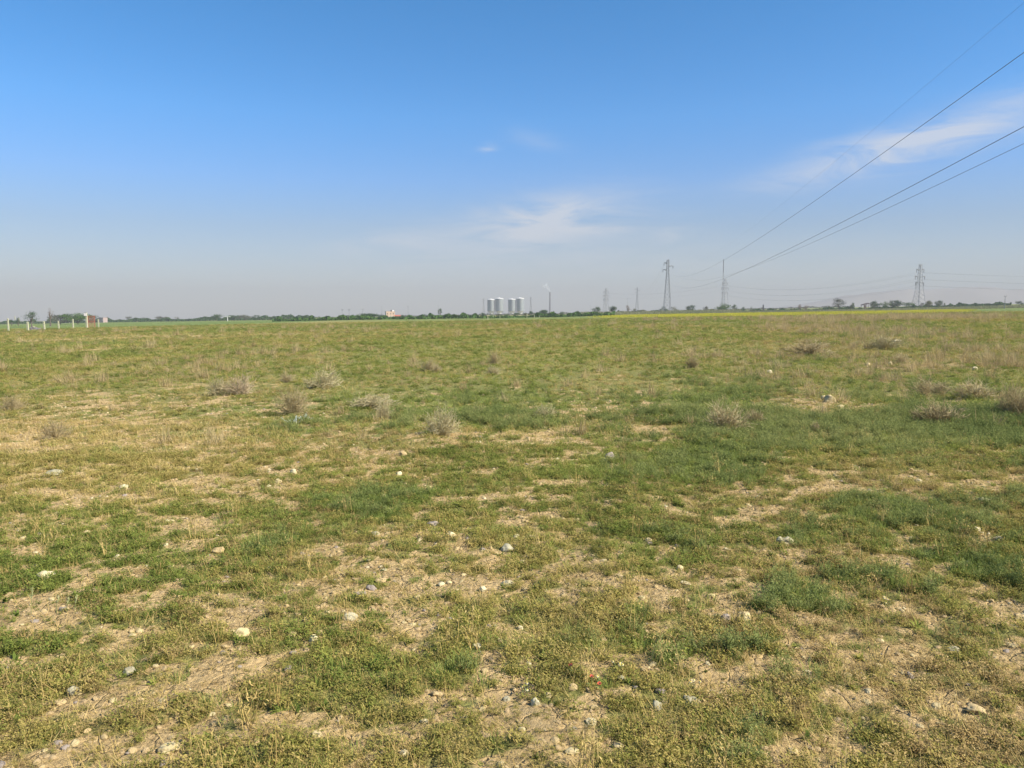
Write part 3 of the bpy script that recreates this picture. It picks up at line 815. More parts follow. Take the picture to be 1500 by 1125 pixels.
# ------------------------------------------------------------------ flowers and odd plants
def stalk(mb, p, top, r=.0012): mb.tube([p, (Vector(p) + Vector(top)) / 2 + Vector((.004, .003, 0)), top], r, 4)
def flower_plant(name, u, v, heads, kind, lab, grp, seed):
    r = random.Random(seed); x, y = G(u, v)
    o = empty(name, (x, y, gz1(x, y)), lab, 'flower', grp)
    st = MB()
    tops = []
    for k in range(heads):
        a = r.uniform(0, 6.28); q = r.uniform(.005, .05) if heads > 1 else .01
        t = (math.cos(a) * q, math.sin(a) * q, r.uniform(.03, .06)); tops.append(t); stalk(st, (t[0] * .3, t[1] * .3, -.005), t)
        for j in range(5): leaflet(st, (t[0] * .5, t[1] * .5, t[2] * r.uniform(.1, .7)), .02, .004, r, None)
    st.t = []
    st.build('stems', M['stem'], o)
    for t in tops:
        pm = MB()
        n = 4 if kind == 'poppy' else 11; L = .009 if kind == 'poppy' else .0058; w = .010 if kind == 'poppy' else .0028
        tl = Vector((r.uniform(-.4, .4), -r.uniform(.1, .6), 1)).normalized(); q = tl.to_track_quat('Z', 'Y')
        for k in range(n):
            a = 6.283 * k / n
            up = .55 if kind == 'poppy' else .1
            d = q @ Vector((math.cos(a), math.sin(a), up)); s = q @ Vector((-math.sin(a), math.cos(a), 0))
            p = Vector(t)
            pm.add([p, p + d * L * .6 + s * w * .5, p + d * L + s * w * .25, p + d * L - s * w * .25, p + d * L * .6 - s * w * .5], [(0, 1, 2, 3, 4)])
        h = pm.build('petals', M['petal_red' if kind == 'poppy' else 'petal_white'], o)
        dm = MB(); dm.lathe([(.001, -.001), (.004, .0), (.0035, .003), (.001, .0045)], 8, (t[0], t[1], t[2]))
        dm.build('flower_disc', M['disc'] if kind != 'poppy' else M['darkpost'], h)
PG, DG = 'red poppies in the foreground', 'white daisies in the foreground'
flower_plant('poppy', 834, 1000, 1, 'poppy', 'leftmost red poppy, left of the pale daisy heads', PG, 1)
flower_plant('poppy', 863, 1014, 1, 'poppy', 'bright red poppy above the whitish wedge stone', PG, 2)
flower_plant('poppy', 878, 1022, 1, 'poppy', 'lowest red poppy, by a patch of bare soil', PG, 3)
flower_plant('daisy_plant', 912, 988, 5, 'daisy', 'daisy plant with the most white heads, above the grey round stone', DG, 4)
flower_plant('daisy_plant', 877, 1010, 1, 'daisy', 'single white daisy right beside the red poppies', DG, 5)
flower_plant('daisy_plant', 768, 1022, 3, 'daisy', 'small white daisies left of the poppies by the cream nub', DG, 6)
flower_plant('daisy_plant', 1014, 1014, 3, 'daisy', 'three white daisies above the big beige grey stone', DG, 7)
flower_plant('daisy_plant', 1304, 888, 3, 'daisy', 'yellowish white daisies in the green clump at right', DG, 8)
def silver(u, v, lab, seed):
    r = random.Random(seed); x, y = G(u, v); o = empty('silvery_plant', (x, y, gz1(x, y)), lab, 'plant', 'silvery leaved plants')
    mb = MB()
    for k in range(26): blade(mb, (r.gauss(0, .03), r.gauss(0, .03), 0), r.uniform(0, 6.28), r.uniform(.08, .17), .035, r.uniform(.2, 1.2), .5, 4, .5)
    mb.t = []; mb.build('leaves', M['silver'], o)
    s = MB(); s.tube([(0, 0, -.02), (.005, 0, .05)], [.012, .006], 6); s.build('stem', M['stem'], o)
silver(446, 616, 'silvery leaved rosette plant below the pinkish brown dead shrub', 1)
silver(428, 621, 'silvery rosette plant left of the bigger silvery one', 2)
def seedgrass(u, v, hpx, lab, seed):
    r = random.Random(seed); x, y = G(u, v); s = math.hypot(x, y) / FPX; h = hpx * s
    o = empty('grass_stalk', (x, y, gz1(x, y)), lab, 'grass stalk', 'pale seeding grass stalks at the left')
    st = MB(); st.tube([(0, 0, -.01), (.002, 0, h * .3), (.006, 0, h * .62)], [.0016, .0014, .001], 4); st.build('stem', M['stem'], o)
    hd = MB()
    for k in range(40):
        t = r.random(); blade(hd, (.006 + .01 * t, r.gauss(0, .002), h * (.55 + .3 * t)), r.uniform(0, 6.28), h * .2, .002, r.uniform(.1, .5), .5, 2, .2)
    hd.t = []; hd.build('seed_head', M['seed'], o)
seedgrass(46, 902, 34, 'tallest pale seeding grass stalk, by the left frame edge', 1)
seedgrass(83, 903, 22, 'leaning yellow green grass stalk between two upright ones', 2)
seedgrass(98, 902, 20, 'upright grass stalk in the middle of the seeding group', 3)
seedgrass(110, 904, 24, 'rightmost upright pale grass stalk of the seeding group', 4)

# ------------------------------------------------------------------ trees
def make_tree(name, lab, kind, u, D, wpx, vtop, mat, grp, seed, trunk=.25, dens=1.0, lobes=7, gap=.0, vbase=None):
    r = random.Random(seed)
    x, y = P(u, D); zg = gz1(x, y)
    H = max(ZP(u, vtop - .8, D) - zg, 1.2); W = wpx * 1.28 * D / FPX
    o = empty(name, (x, y, zg), lab, kind, grp)
    tk = MB(); th = H * trunk
    base = Vector((0, 0, -.1)); fork = Vector((r.gauss(0, .03) * W, r.gauss(0, .03) * W, max(th, .25)))
    rr = max(.05, min(.035 * H, .22))
    tk.tube([base, (base + fork) / 2 + Vector((r.gauss(0, .03), 0, 0)), fork], [rr * 1.35, rr, rr * .85], 7)
    cen = []
    for k in range(lobes):
        a = 6.283 * k / lobes + r.uniform(-.4, .4); q = math.sqrt(r.random()) * .36 * W if k else 0
        c = Vector((math.cos(a) * q, math.sin(a) * q, th + (H - th) * r.uniform(.22, .78)))
        if k == 0: c.z = H - .22 * (H - th)
        R0 = Vector((W * r.uniform(.17, .27), W * r.uniform(.17, .27), min((H - th) * r.uniform(.2, .32), H - c.z + .01 + .05 * H)))
        cen.append((c, R0))
        tk.tube([fork, fork.lerp(c, .5) + Vector((0, 0, -.04 * H)), c], [rr * .6, rr * .38, rr * .12], 5)
    tk.build('trunk', M['bark'], o)
    cr = MB()
    n = int(190 * dens); W0 = W
    ls = max(.10, min(.055 * (W + H) * .5, .55))
    for (c, R0) in cen:
        for k in range(n):
            d = Vector((r.gauss(0, 1), r.gauss(0, 1), r.gauss(0, 1))).normalized()
            q = r.random() ** .45 * (1 + r.gauss(0, .12))
            p = c + Vector((d.x * R0.x, d.y * R0.y, d.z * R0.z)) * q
            if p.z < th * .5 + .05: p.z = th * .5 + .05 + r.random() * .15 * H
            if gap and math.sin(p.x * 5.1 / W * 2 + seed) * math.sin(p.z * 9 / H + seed * 2) > 1 - gap * 2: continue
            s = ls * r.uniform(.5, 1.25)
            a = Vector((r.gauss(0, 1), r.gauss(0, 1), r.gauss(0, 1))).normalized(); b = a.orthogonal().normalized(); e = a.cross(b)
            cr.add([p - b * s * .5, p + e * s * .32, p + b * s * .5, p - e * s * .32], [(0, 1, 2, 3)], r.random())
    cr.build('crown', M[mat], o)
    return o

TG = 'trees along the horizon'
TR = [ # name, label, category, u, D, width px, top row, material, trunk share, density, lobes, gap
 ('small_tree','sparse young tree with separate leaf clumps behind the fence',46,205,18,456.5,'tree_dark',.3,.32,9,.0),
 ('bare_tree','thin bare reddish tree between two fence posts',73,260,9,453,'tree_brown',.35,.22,6,.1),
 ('bush','low round bush left of the sparse young tree',26,300,7,465,'tree_dark',.1,.9,5,0),
 ('bush','low dark bush at the far left fence post',16,300,6,468.5,'tree_dark',.1,.9,5,0),
 ('grey_tree','broad grey green tree at the left of the fence grove',88,360,30,461.5,'tree_grey',.12,1.2,9,0),
 ('green_tree','biggest rounded green tree of the grove behind the fence',113,360,34,459,'tree_mid',.12,1.4,10,0),
 ('green_tree','dark tree behind the red gate',133,365,18,462,'tree_dark',.12,1.2,7,0),
 ('far_tree','small grey tree just right of the pinkish house',189,620,9,464,'tree_grey',.15,1,6,0),
 ('far_tree','little grey tree second to the right of the pinkish house',198,640,6,465.5,'tree_grey',.15,1,5,0),
 ('far_tree','grey bushy tree alone left of the wider hazy pair',211,640,6,465.5,'tree_grey',.15,1,5,0),
 ('far_tree','wider hazy grey tree of the pair left of the pole',235,640,13,464,'tree_grey',.15,1,7,0),
 ('far_tree','narrow hazy grey tree of the pair left of the pole',243,640,6,464.2,'tree_grey',.15,1,5,0),
 ('far_tree','small hazy tree half way between the hazy pair and the round dark tree',260,640,7,464.8,'tree_grey',.15,1,5,0),
 ('round_tree','round dark tree left of the white armed pole',318,520,17,461.2,'tree_dark',.12,1.3,7,0),
 ('grove_tree','left end tree of the long low dark grove',342,520,16,462.5,'tree_dark',.12,1.2,7,0),
 ('grove_tree','middle tree of the long low dark grove',358,520,20,461.8,'tree_grey',.12,1.2,8,0),
 ('grove_tree','right end tree of the long low dark grove',374,520,12,462,'tree_dark',.12,1.2,6,0),
 ('bush','dark bush at the left end of the scrub row before the cream building',446,330,11,463,'tree_dark',.1,1,6,0),
 ('bush','broad feathery bush of the scrub row before the cream building',468,330,15,464.5,'tree_mid',.1,.8,7,.1),
 ('bush','round dark bush in the middle of the scrub row before the cream building',488,330,9,464.8,'tree_dark',.1,1,6,0),
 ('bush','small thin bush between two round dark ones',499,330,7,465.5,'tree_mid',.1,.7,5,.1),
 ('green_tree','rounded tree under the left pair of far poles',511,360,13,462.3,'tree_dark',.1,1.1,7,0),
 ('green_tree','rounded dark tree right of the pair of far poles',524,360,12,461.2,'tree_mid',.1,1.1,7,0),
 ('green_tree','widest dark green tree left of the cream building',542,380,26,459.6,'tree_dark',.1,1.3,9,0),
 ('green_tree','dark tree touching the shaded end of the cream building',559,390,10,461,'tree_dark',.1,1.1,6,0),
 ('bush','dark bush at the right end of the red shed',590,350,9,462.3,'tree_dark',.1,1,6,0),
 ('bush','low green bush in front of the red shed',580,330,10,465.5,'tree_mid',.1,.9,6,0),
 ('bush','low pale bush right of the red shed bush',604,360,9,463.8,'tree_mid',.1,.8,6,.1),
 ('bush','pointed bush half way between shed and leaning tree',622,360,8,461,'tree_dark',.1,.8,5,0),
 ('bush','spreading bush left of the leaning dark tree',633,360,9,460.5,'tree_mid',.1,.8,6,.1),
 ('leaning_tree','tall narrow dark tree standing above its neighbours',645,380,8,453,'tree_dark',.35,.9,5,0),
 ('green_tree','rounded dark tree right of the tall narrow one',657,350,13,459.2,'tree_dark',.12,1.2,7,0),
 ('bush','tiny round bush on open ground left of the silos',693,350,6,463.2,'tree_mid',.1,1,5,0),
 ('green_tree','rough dark tree in front of the left edge of the leftmost silo',708,330,11,458.8,'tree_dark',.15,1,6,.1),
 ('bush','low bush under the leftmost silo',722,330,7,461.8,'tree_mid',.1,.9,5,0),
 ('bush','brownish bush under the second silo from the left',731,335,9,460,'tree_olive',.1,.9,6,0),
 ('bush','dark bush between the two silo pairs',743,330,9,461.2,'tree_mid',.1,.9,6,.1),
 ('bush','leafy dark bush under the third silo from the left',757,330,11,458.6,'tree_dark',.1,1,6,0),
 ('bush','olive bush under the rightmost silo',770,330,8,458.8,'tree_olive',.1,1,6,0),
 ('green_tree','rounded dark tree under the hazy pylon beside the silos',778,420,10,456.2,'tree_dark',.15,1.2,6,0),
 ('green_tree','broad dome shaped dark tree at the foot of the chimney',796,420,21,455,'tree_dark',.12,1.3,8,0),
 ('bush','small bush right of the chimney foot',813,380,8,460,'tree_mid',.1,.9,5,0),
 ('far_tree','small dark tree first to the right of the chimney',823,430,9,457.2,'tree_dark',.12,1,6,0),
 ('far_tree','dark rounded tree half way between chimney and hazy pylon',846,430,10,456,'tree_dark',.12,1.1,6,0),
 ('far_tree','low dark tree left of the leaning pair at the hazy pylon',861,430,8,457.3,'tree_dark',.12,1,6,0),
 ('green_tree','dark tree leaning toward the left foot of the hazy pylon',875,430,13,450.2,'tree_dark',.18,1.2,7,0),
 ('green_tree','compact dark tree right of the hazy pylon foot',898,430,13,449,'tree_dark',.18,1.3,7,0),
 ('bare_tree','reddish brown leafless tree left of the thin far pylon',920,430,8,448,'tree_brown',.25,.5,6,.1),
 ('bush','brownish green bush beside the reddish leafless tree',930,430,9,452.2,'tree_olive',.1,.8,6,.1),
 ('bush','olive bush left of the tall near pylon',942,430,10,454,'tree_olive',.1,1,6,0),
 ('green_tree','dark tree seen through the legs of the tall near pylon',972,440,14,449.6,'tree_dark',.15,1.1,7,0),
 ('bush','dark bush right of the legs of the tall near pylon',988,440,11,450,'tree_olive',.12,1,6,0),
 ('green_tree','rounded dark tree alone right of the tall near pylon',1012,440,15,447.6,'tree_dark',.12,1.2,7,0),
 ('bush','small grey green bush left of the broad green tree',1035,440,10,449.4,'tree_grey',.1,1,6,0),
 ('green_tree','broad green tree at the foot of the mast',1060,440,19,445.2,'tree_mid',.12,1.3,8,0),
 ('green_tree','upright bush right of the broad green tree at the mast',1076,440,9,446.2,'tree_dark',.12,1,6,0),
 ('bush','dark bush left of the dark post',1089,440,7,449.8,'tree_dark',.1,1,5,0),
 ('bush','tiny dark bush nearest the dark post',1100,440,5,450.2,'tree_dark',.1,1,5,0),
 ('bush','brown reed like bush right of the dark post',1171,430,7,446.6,'tree_brown',.1,.8,5,0),
 ('bush','tawny bush beside the brown reed like one',1180,430,8,448,'tree_brown',.1,.8,6,0),
 ('loose_tree','loose airy grey green tree with a visible trunk on the bank',1228,430,17,437.6,'tree_grey',.3,.6,9,.1),
 ('bush','low dark tree between the airy tree and the open shed',1249,440,9,444,'tree_dark',.12,1,6,0),
 ('green_tree','dark rounded tree at the right of the open shed',1280,440,14,441,'tree_dark',.12,1.4,7,0),
 ('green_tree','mid green tree in the middle of the right hand grove',1297,445,14,442.6,'tree_mid',.12,1.3,7,0),
 ('green_tree','highest dark tree of the right hand grove',1313,445,19,440,'tree_dark',.12,1.4,8,0),
 ('bush','low tree at the right end of the right hand grove',1330,445,14,443.6,'tree_mid',.12,1.2,7,0),
 ('bush','grey bush under the double armed pylon at right',1351,450,10,443.8,'tree_grey',.12,1,6,0),
 ('round_tree','round olive tree right of the double armed pylon',1360,420,10.5,441,'tree_olive',.12,1.6,7,0),
 ('round_tree','round deep green tree right of the olive one',1375,420,10.5,440.6,'tree_dark',.12,1.6,7,0),
 ('bush','tiny bush right of the round deep green tree',1383,430,4.5,444.4,'tree_dark',.12,1,5,0),
 ('bush','flat dark bush on the crest at the right frame edge',1493,380,10,441.6,'tree_dark',.1,1.2,6,0),
]
for i, (nm, lab, u, D, w, vt, mt, tr, de, lo, gp) in enumerate(TR):
    cat = 'bush' if nm == 'bush' else 'tree'
    make_tree(nm, lab, cat, u, D, w, vt, mt, TG, 40 + i, tr, de, lo, gp)

def far_woods(name, lab, u0, u1, D0, D1, h0, h1, mat, n, seed):
    r = random.Random(seed); mb = MB()
    for k in range(n):
        u = r.uniform(u0, u1); D = r.uniform(D0, D1); x, y = P(u, D)
        hh = h0 + (h1 - h0) * float(vnoise(np.array([u / 6.0]), np.array([seed * 3.3]))[0]) ** 1.5
        if name == 'far_scrub' and 702 < u < 774: hh *= .4
        z = gz1(x, y) + r.random() ** .7 * hh
        s = r.uniform(.35, 1.0)
        a = Vector((r.gauss(0, 1), r.gauss(0, 1), r.gauss(0, 1))).normalized(); b = a.orthogonal().normalized(); e = a.cross(b); p = Vector((x, y, z))
        mb.add([p - b * s, p + e * s * .7, p + b * s, p - e * s * .7], [(0, 1, 2, 3)], r.random())
    o = mb.build(name, M[mat]); tag(o, lab, 'woods', kind='stuff')
far_woods('far_woods', 'hazy dark line of far trees along the left horizon', -60, 460, 560, 610, 1.2, 4.0, 'tree_dark', 14000, 3)
far_woods('far_scrub', 'low green scrub fringe below the silos and chimney', 400, 900, 300, 330, .3, 2.1, 'tree_mid', 9000, 4)
far_woods('scrub_line', 'low dark scrub between the trees beyond the reed bank on the right', 860, 1480, 440, 460, .6, 2.6, 'tree_dark', 7000, 9)
far_woods('far_wood_edge', 'faint far wood edge behind the silos and pylons', 560, 1250, 900, 960, .6, 2.4, 'tree_grey', 9000, 5)

# ------------------------------------------------------------------ fence, gate, rubble
FG = 'pale concrete fence posts at the left'
def fence_post(u, v, hpx, wpx, lab, lean=0):
    x, y = G(u, v); s = math.hypot(x, y) / FPX; h = hpx * s; w = max(wpx * s, .12)
    o = empty('fence_post', (x, y, gz1(x, y)), lab, 'fence post', FG)
    mb = MB(); a = w / 2; b = w * .42
    vs = [(-a, -a, -.15), (a, -a, -.15), (a, a, -.15), (-a, a, -.15), (-b + lean, -b, h - .06), (b + lean, -b, h - .06), (b + lean, b, h - .06), (-b + lean, b, h - .06),
          (-b * .6 + lean, -b * .6, h), (b * .6 + lean, -b * .6, h), (b * .6 + lean, b * .6, h), (-b * .6 + lean, b * .6, h)]
    fs = [(3, 2, 1, 0), (8, 9, 10, 11)] + [(i, (i + 1) % 4, 4 + (i + 1) % 4, 4 + i) for i in range(4)] + [(4 + i, 4 + (i + 1) % 4, 8 + (i + 1) % 4, 8 + i) for i in range(4)]
    mb.add(vs, fs); mb.build('shaft', M['post'], o)
    ht = MB()
    for q in (.35, .65, .9): ht.tube([(lean * q - a * 1.3, -a * 1.05, h * q), (lean * q + a * 1.3, -a * 1.05, h * q)], .012, 4)
    ht.build('wire_ties', M['steel'], o); return x, y, h
posts = [(12.5,486,16,1.6,'first pale fence post from the left frame edge, tallest of the near ones'),(41,485,11,2.0,'second near fence post, in front of the dark rubble heap'),
 (65,484,11,1.9,'third near fence post, right of the rubble heap'),(86,482.3,10,1.5,'fourth near fence post, in front of the grey green tree'),
 (107.3,481,12,1.5,'fifth near fence post, in front of the biggest green tree'),(127.5,481,20.5,1.9,'tall fence post carrying a white sheet beside the red gate'),
 (144.5,480.3,11,1.3,'last near fence post, right of the red gate'),(22.3,474,9,.9,'far thin white post behind the first near one'),(28.3,474.3,7.5,.9,'far short white post next to the low round bush'),
 (101.5,474,10,.8,'far thin white post before the biggest green tree')]
PP = [fence_post(*p) for p in posts]
# sign sheet on the tall post
u, v = 127.5, 481; x, y, h = PP[5]
sg = empty('sign_board', (x, y - .16, gz1(x, y) + h - .78), 'weathered white sheet fixed at the top of the tall fence post', 'sign')
mb = MB(); mb.box((-.12, 0, .36), (.62, .03, .66)); mb.build('board', M['sign'], sg)
mb = MB(); mb.box((-.12, -.022, .70), (.66, .05, .05)); mb.box((-.12, -.022, .02), (.66, .05, .05)); mb.build('frame', M['steel'], sg)
# strands of wire between the near posts
near = [PP[i] for i in (0, 1, 2, 3, 4, 5, 6)]
for q, nm in ((.35, 'lowest'), (.65, 'middle'), (.9, 'top')):
    mb = MB(); pts = [(a, b, gz1(a, b) + (h if i != 5 else 1.9) * q) for i, (a, b, h) in enumerate(near)]
    mb.tube(pts, .008, 4); tag(mb.build('fence_wire', M['steel']), nm + ' strand of the thin fence wire between the pale posts', 'fence wire', 'strands of the wire fence')
# red gate
x, y = G(134.3, 480.2); s = math.hypot(x, y) / FPX
g = empty('iron_gate', (x, y, gz1(x, y)), 'rusty red iron mesh gate leaf standing between two fence posts', 'gate', rz=.15)
w_, h_ = 8.0 * s, 15.5 * s
fr = MB()
for xx in (-w_ / 2, w_ / 2): fr.box((xx, 0, h_ / 2), (.13, .09, h_))
for zz in (.12, h_ * .5, h_ - .05): fr.box((0, 0, zz), (w_ - .13, .07, .09))
fr.build('frame', M['rust'], g)
me_ = MB()
for k in range(1, 6): me_.tube([(-w_ / 2 + w_ * k / 6, .0, .14), (-w_ / 2 + w_ * k / 6, 0, h_ - .08)], .028, 4)
me_.build('bars', M['rust'], g)
x, y = P(132, 181); st_ = MB()
# rubble heap
x, y = G(51, 484); s = math.hypot(x, y) / FPX
rb = empty('rubble_heap', (x, y, gz1(x, y)), 'low dark heap of rubble at the foot of the second fence post', 'rubble heap')
r = random.Random(77); hp = MB(); pale = MB()
nx = 15
vs = []; fs = []
for j in range(9):
    for i in range(nx):
        xx = (i / (nx - 1) - .5) * 18 * s; yy = (j / 8 - .5) * 2.2
        e = max(0, 1 - (2 * i / (nx - 1) - 1) ** 2) * max(0, 1 - (2 * j / 8 - 1) ** 2)
        vs.append((xx, yy, -.1 + (4.6 * s + .1) * e ** .8 * r.uniform(.55, 1.1)))
for j in range(8):
    for i in range(nx - 1): fs.append((j * nx + i, j * nx + i + 1, (j + 1) * nx + i + 1, (j + 1) * nx + i))
hp.add(vs, fs); hp.build('heap', M['rubble'], rb)
pb = make_pebble(3, M['st_grey'], 720); pb.name = 'pale_slab'; pb.scale = (.5, .4, .2); pb.location = (.15, -.5, 4.0 * s); pb.rotation_euler = (.3, .1, 0); link(pb, rb); pb.data.name = 'pale_slab'

# ------------------------------------------------------------------ pylons
def bars(mb, segs, r, n=4):
    for a, b in segs: mb.tube([a, b], r, n, cap=False)
def tower_body(mb, levels, rl, rb, legs=True):
    cs = [(-1, -1), (1, -1), (1, 1), (-1, 1)]
    for (z0, w0), (z1, w1) in zip(levels, levels[1:]):
        for i in range(4):
            a0 = Vector((cs[i][0] * w0, cs[i][1] * w0, z0)); a1 = Vector((cs[i][0] * w1, cs[i][1] * w1, z1))
            j = (i + 1) % 4
            b0 = Vector((cs[j][0] * w0, cs[j][1] * w0, z0)); b1 = Vector((cs[j][0] * w1, cs[j][1] * w1, z1))
            bars(mb, [(a0, a1)], rl); bars(mb, [(a0, b1), (b0, a1), (a1, b1)], rb, 3)
def levels(zs, ws, n):
    out = []
    for k in range(n + 1):
        t = k / n; t = 1 - (1 - t) ** 1.25; z = zs[0] + (zs[1] - zs[0]) * t
        out.append((z, ws[0] + (ws[1] - ws[0]) * (z - zs[0]) / (zs[1] - zs[0])))
    return out
def insulator(mb, p, L, r):
    n = max(6, int(L / .16)); prof = []
    for k in range(n):
        z = -L * k / n; prof += [(r * .35, z), (r, z - L / n * .5), (r * .35, z - L / n * .9)]
    mb.lathe(prof[::-1], 8, p)

PYG = 'lattice power pylons'
# tall near single circuit pylon
D0 = 417.0; px, py = P(977, D0); pz = gz1(px, py)
line_rz = -math.atan(.17)
ATT = {'earth': (977.5, 380.5), 'upper': (971.5, 389), 'middle': (984.5, 393.5), 'lower': (970, 399)}
pyl = empty('power_pylon', (px, py, pz), 'tallest lattice pylon in the picture, with three single arms, left of the mast', 'pylon', PYG)
H0 = ZP(977, 380, D0) - pz; HW = ZP(977, 398, D0) - pz
fr = MB(); tower_body(fr, levels((0, HW), (1.95, .58), 9), .10, .045); tower_body(fr, levels((HW, H0 - .4), (.58, .56), 6), .085, .04)
bars(fr, [((a_ * .56, b_ * .56, H0 - .4), (a_ * .1, b_ * .1, H0)) for a_ in (-1, 1) for b_ in (-1, 1)], .07)
fr.build('lattice_frame', M['steel'], pyl)
for nm, zpx, side in (('upper', 384.8, -1), ('middle', 389.3, 1), ('lower', 394.8, -1)):
    ex = (ATT[nm][0] - 977) * D0 / FPX; za = ZP(977, zpx, D0) - pz; zb = ZP(*ATT[nm], D0) - pz
    am = MB(); tip = Vector((ex, 0, za))
    for sy in (-.42, .42): bars(am, [((side * .57, sy, za), tip), ((side * .57, sy, za - .55), tip)], .095)
    bars(am, [((side * .44, -.4, za), (ex * .55, .19, za)), ((side * .44, .4, za), (ex * .55, -.19, za))], .05)
    am.build('cross_arm', M['steel'], pyl)
    im = MB(); insulator(im, (ex, 0, za - .05), za - zb - .05, .22); im.build('insulator', M['insul'], pyl)
ft = MB()
for sx in (-1, 1):
    for sy in (-1, 1): ft.box((sx * 1.95, sy * 1.95, .1), (.7, .7, .5))
ft.build('footing', M['post'], pyl)
# conductors: sagging towards the right, passing the camera side
SAG = {'earth': (-.11034, 'faint topmost earth wire rising to the upper right corner', .0032), 'upper': (-.11097, 'highest of the three dark power cables crossing the sky at right', .011),
       'middle': (-.10774, 'lowest of the three dark power cables crossing the sky at right', .0105), 'lower': (-.10798, 'middle one of the three dark power cables crossing the sky at right', .0105)}
for nm, (b, lab, rad) in SAG.items():
    q0 = pix_dir(*ATT[nm]); x0 = q0[0] / q0[1] * D0; z0 = ZP(*ATT[nm], D0)
    pts = []
    for k in range(91):
        s = 455 * k / 90; pts.append((x0 - .17 * s, D0 - s, z0 + b * s + .00016409 * s * s))
    mb = MB(); mb.tube(pts, rad, 5); tag(mb.build('power_cable', M['cable']), lab, 'power cable', 'power cables at right')
    # the same cable leaving the pylon away from us
    x1, y1 = P(933, 905); z1 = gz1(x1, y1) + (z0 - pz) * .97
    pts = []
    for k in range(25):
        t = k / 24; pts.append((x0 + (x1 + (x0 - px) - x0) * t, D0 + (y1 - D0) * t, z0 + (z1 - z0) * t - 4 * 9 * t * (1 - t)))
    mb = MB(); mb.tube(pts, .014, 4)
    tag(mb.build('power_cable', M['cable']), {'earth': 'faint earth wire running on from the tallest pylon to the thin far one', 'upper': 'faint upper cable running on from the tallest pylon to the thin far one',
        'middle': 'faint right hand cable running on from the tallest pylon to the thin far one', 'lower': 'faint lower cable running on from the tallest pylon to the thin far one'}[nm], 'power cable', 'far power cables')

def single_pylon(u, D, vtop, lab, rz, r=1.0):
    x, y = P(u, D); z = gz1(x, y); H = ZP(u, vtop, D) - z
    o = empty('power_pylon', (x, y, z), lab, 'pylon', PYG, rz)
    fr = MB(); tower_body(fr, levels((0, H * .77), (H * .062, .5), 7), .13 * r, .06 * r); tower_body(fr, levels((H * .77, H), (.5, .35), 4), .11 * r, .055 * r)
    fr.build('lattice_frame', M['steel'], o)
    for q, sd in ((.94, -1), (.88, 1), (.82, -1)):
        am = MB(); bars(am, [((0, -.4, H * q), (sd * 2.6, 0, H * q)), ((0, .4, H * q), (sd * 2.6, 0, H * q)), ((0, 0, H * q - .7), (sd * 2.6, 0, H * q))], .09 * r); am.build('cross_arm', M['steel'], o)
        im = MB(); insulator(im, (sd * 2.6, 0, H * q - .02), 1.5, .15 * r); im.build('insulator', M['insul'], o)
    return o
single_pylon(933, 905, 421, 'thin far pylon right of the reddish leafless tree', -.1, 1.1)

def double_pylon(u, D, vtop, lab, rz, r=1.0):
    x, y = P(u, D); z = gz1(x, y); H = ZP(u, vtop, D) - z
    o = empty('power_pylon', (x, y, z), lab, 'pylon', PYG, rz)
    fr = MB(); tower_body(fr, levels((0, H * .58), (H * .105, H * .042), 6), .19 * r, .09 * r); tower_body(fr, levels((H * .58, H * .985), (H * .042, H * .022), 7), .16 * r, .08 * r)
    fr.build('lattice_frame', M['steel'], o)
    tb = MB(); bars(tb, [((-H * .062, 0, H), (H * .062, 0, H)), ((-H * .062, 0, H), (-H * .02, 0, H * .945)), ((H * .062, 0, H), (H * .02, 0, H * .945))], .15 * r); tb.build('top_bar', M['steel'], o)
    ends = []
    for q, ex in ((.885, .115), (.72, .15), (.57, .13)):
        for sd in (-1, 1):
            w = H * (.03 if q > .6 else .042); e = ex * H * sd
            am = MB()
            for sy in (-1, 1): bars(am, [((sd * w, sy * w, H * q), (e, 0, H * q)), ((sd * w, sy * w, H * (q - .045)), (e, 0, H * q))], .17 * r)
            am.build('cross_arm', M['steel'], o)
            im = MB(); insulator(im, (e, 0, H * q - .02), H * .085, .36 * r); im.build('insulator', M['insul'], o)
            ends.append(Matrix.Translation((x, y, z)) @ Matrix.Rotation(rz, 4, 'Z') @ Vector((e, 0, H * (q - .086))))
    return ends
E1 = double_pylon(1345, 720, 387, 'large double armed pylon at right behind the grove', .35)
E2 = double_pylon(1061, 1120, 408.5, 'double armed pylon behind the broad green tree at the mast', .5, 1.15)
E3 = double_pylon(887.5, 1260, 422.5, 'hazy double armed pylon between two dark trees right of the chimney', .5, 1.2)
def span(a, b, sag, lab, rad=.04):
    mb = MB(); mb.tube([tuple(Vector(a).lerp(Vector(b), t / 30) - Vector((0, 0, 4 * sag * (t / 30) * (1 - t / 30)))) for t in range(31)], rad, 4)
    tag(mb.build('power_cable', M['cable']), lab, 'power cable', 'far power cables')
nmz = ['upper left', 'upper right', 'middle left', 'middle right', 'lower left', 'lower right']
off = Vector((560, -60, 0))
for i in range(6):
    e = E1[i] + off; e.z += TILT * 300
    span(E1[i], e, 9, nmz[i] + ' cable going from the large double armed pylon out of the right frame edge')
    span(E2[i], E1[i], 11, nmz[i] + ' sagging cable between the two double armed pylons at right')
    if i < 2 or i == 2: span(E3[i], E2[i], 6, nmz[i] + ' faint cable joining the hazy pylon to the one behind the broad green tree', .035)

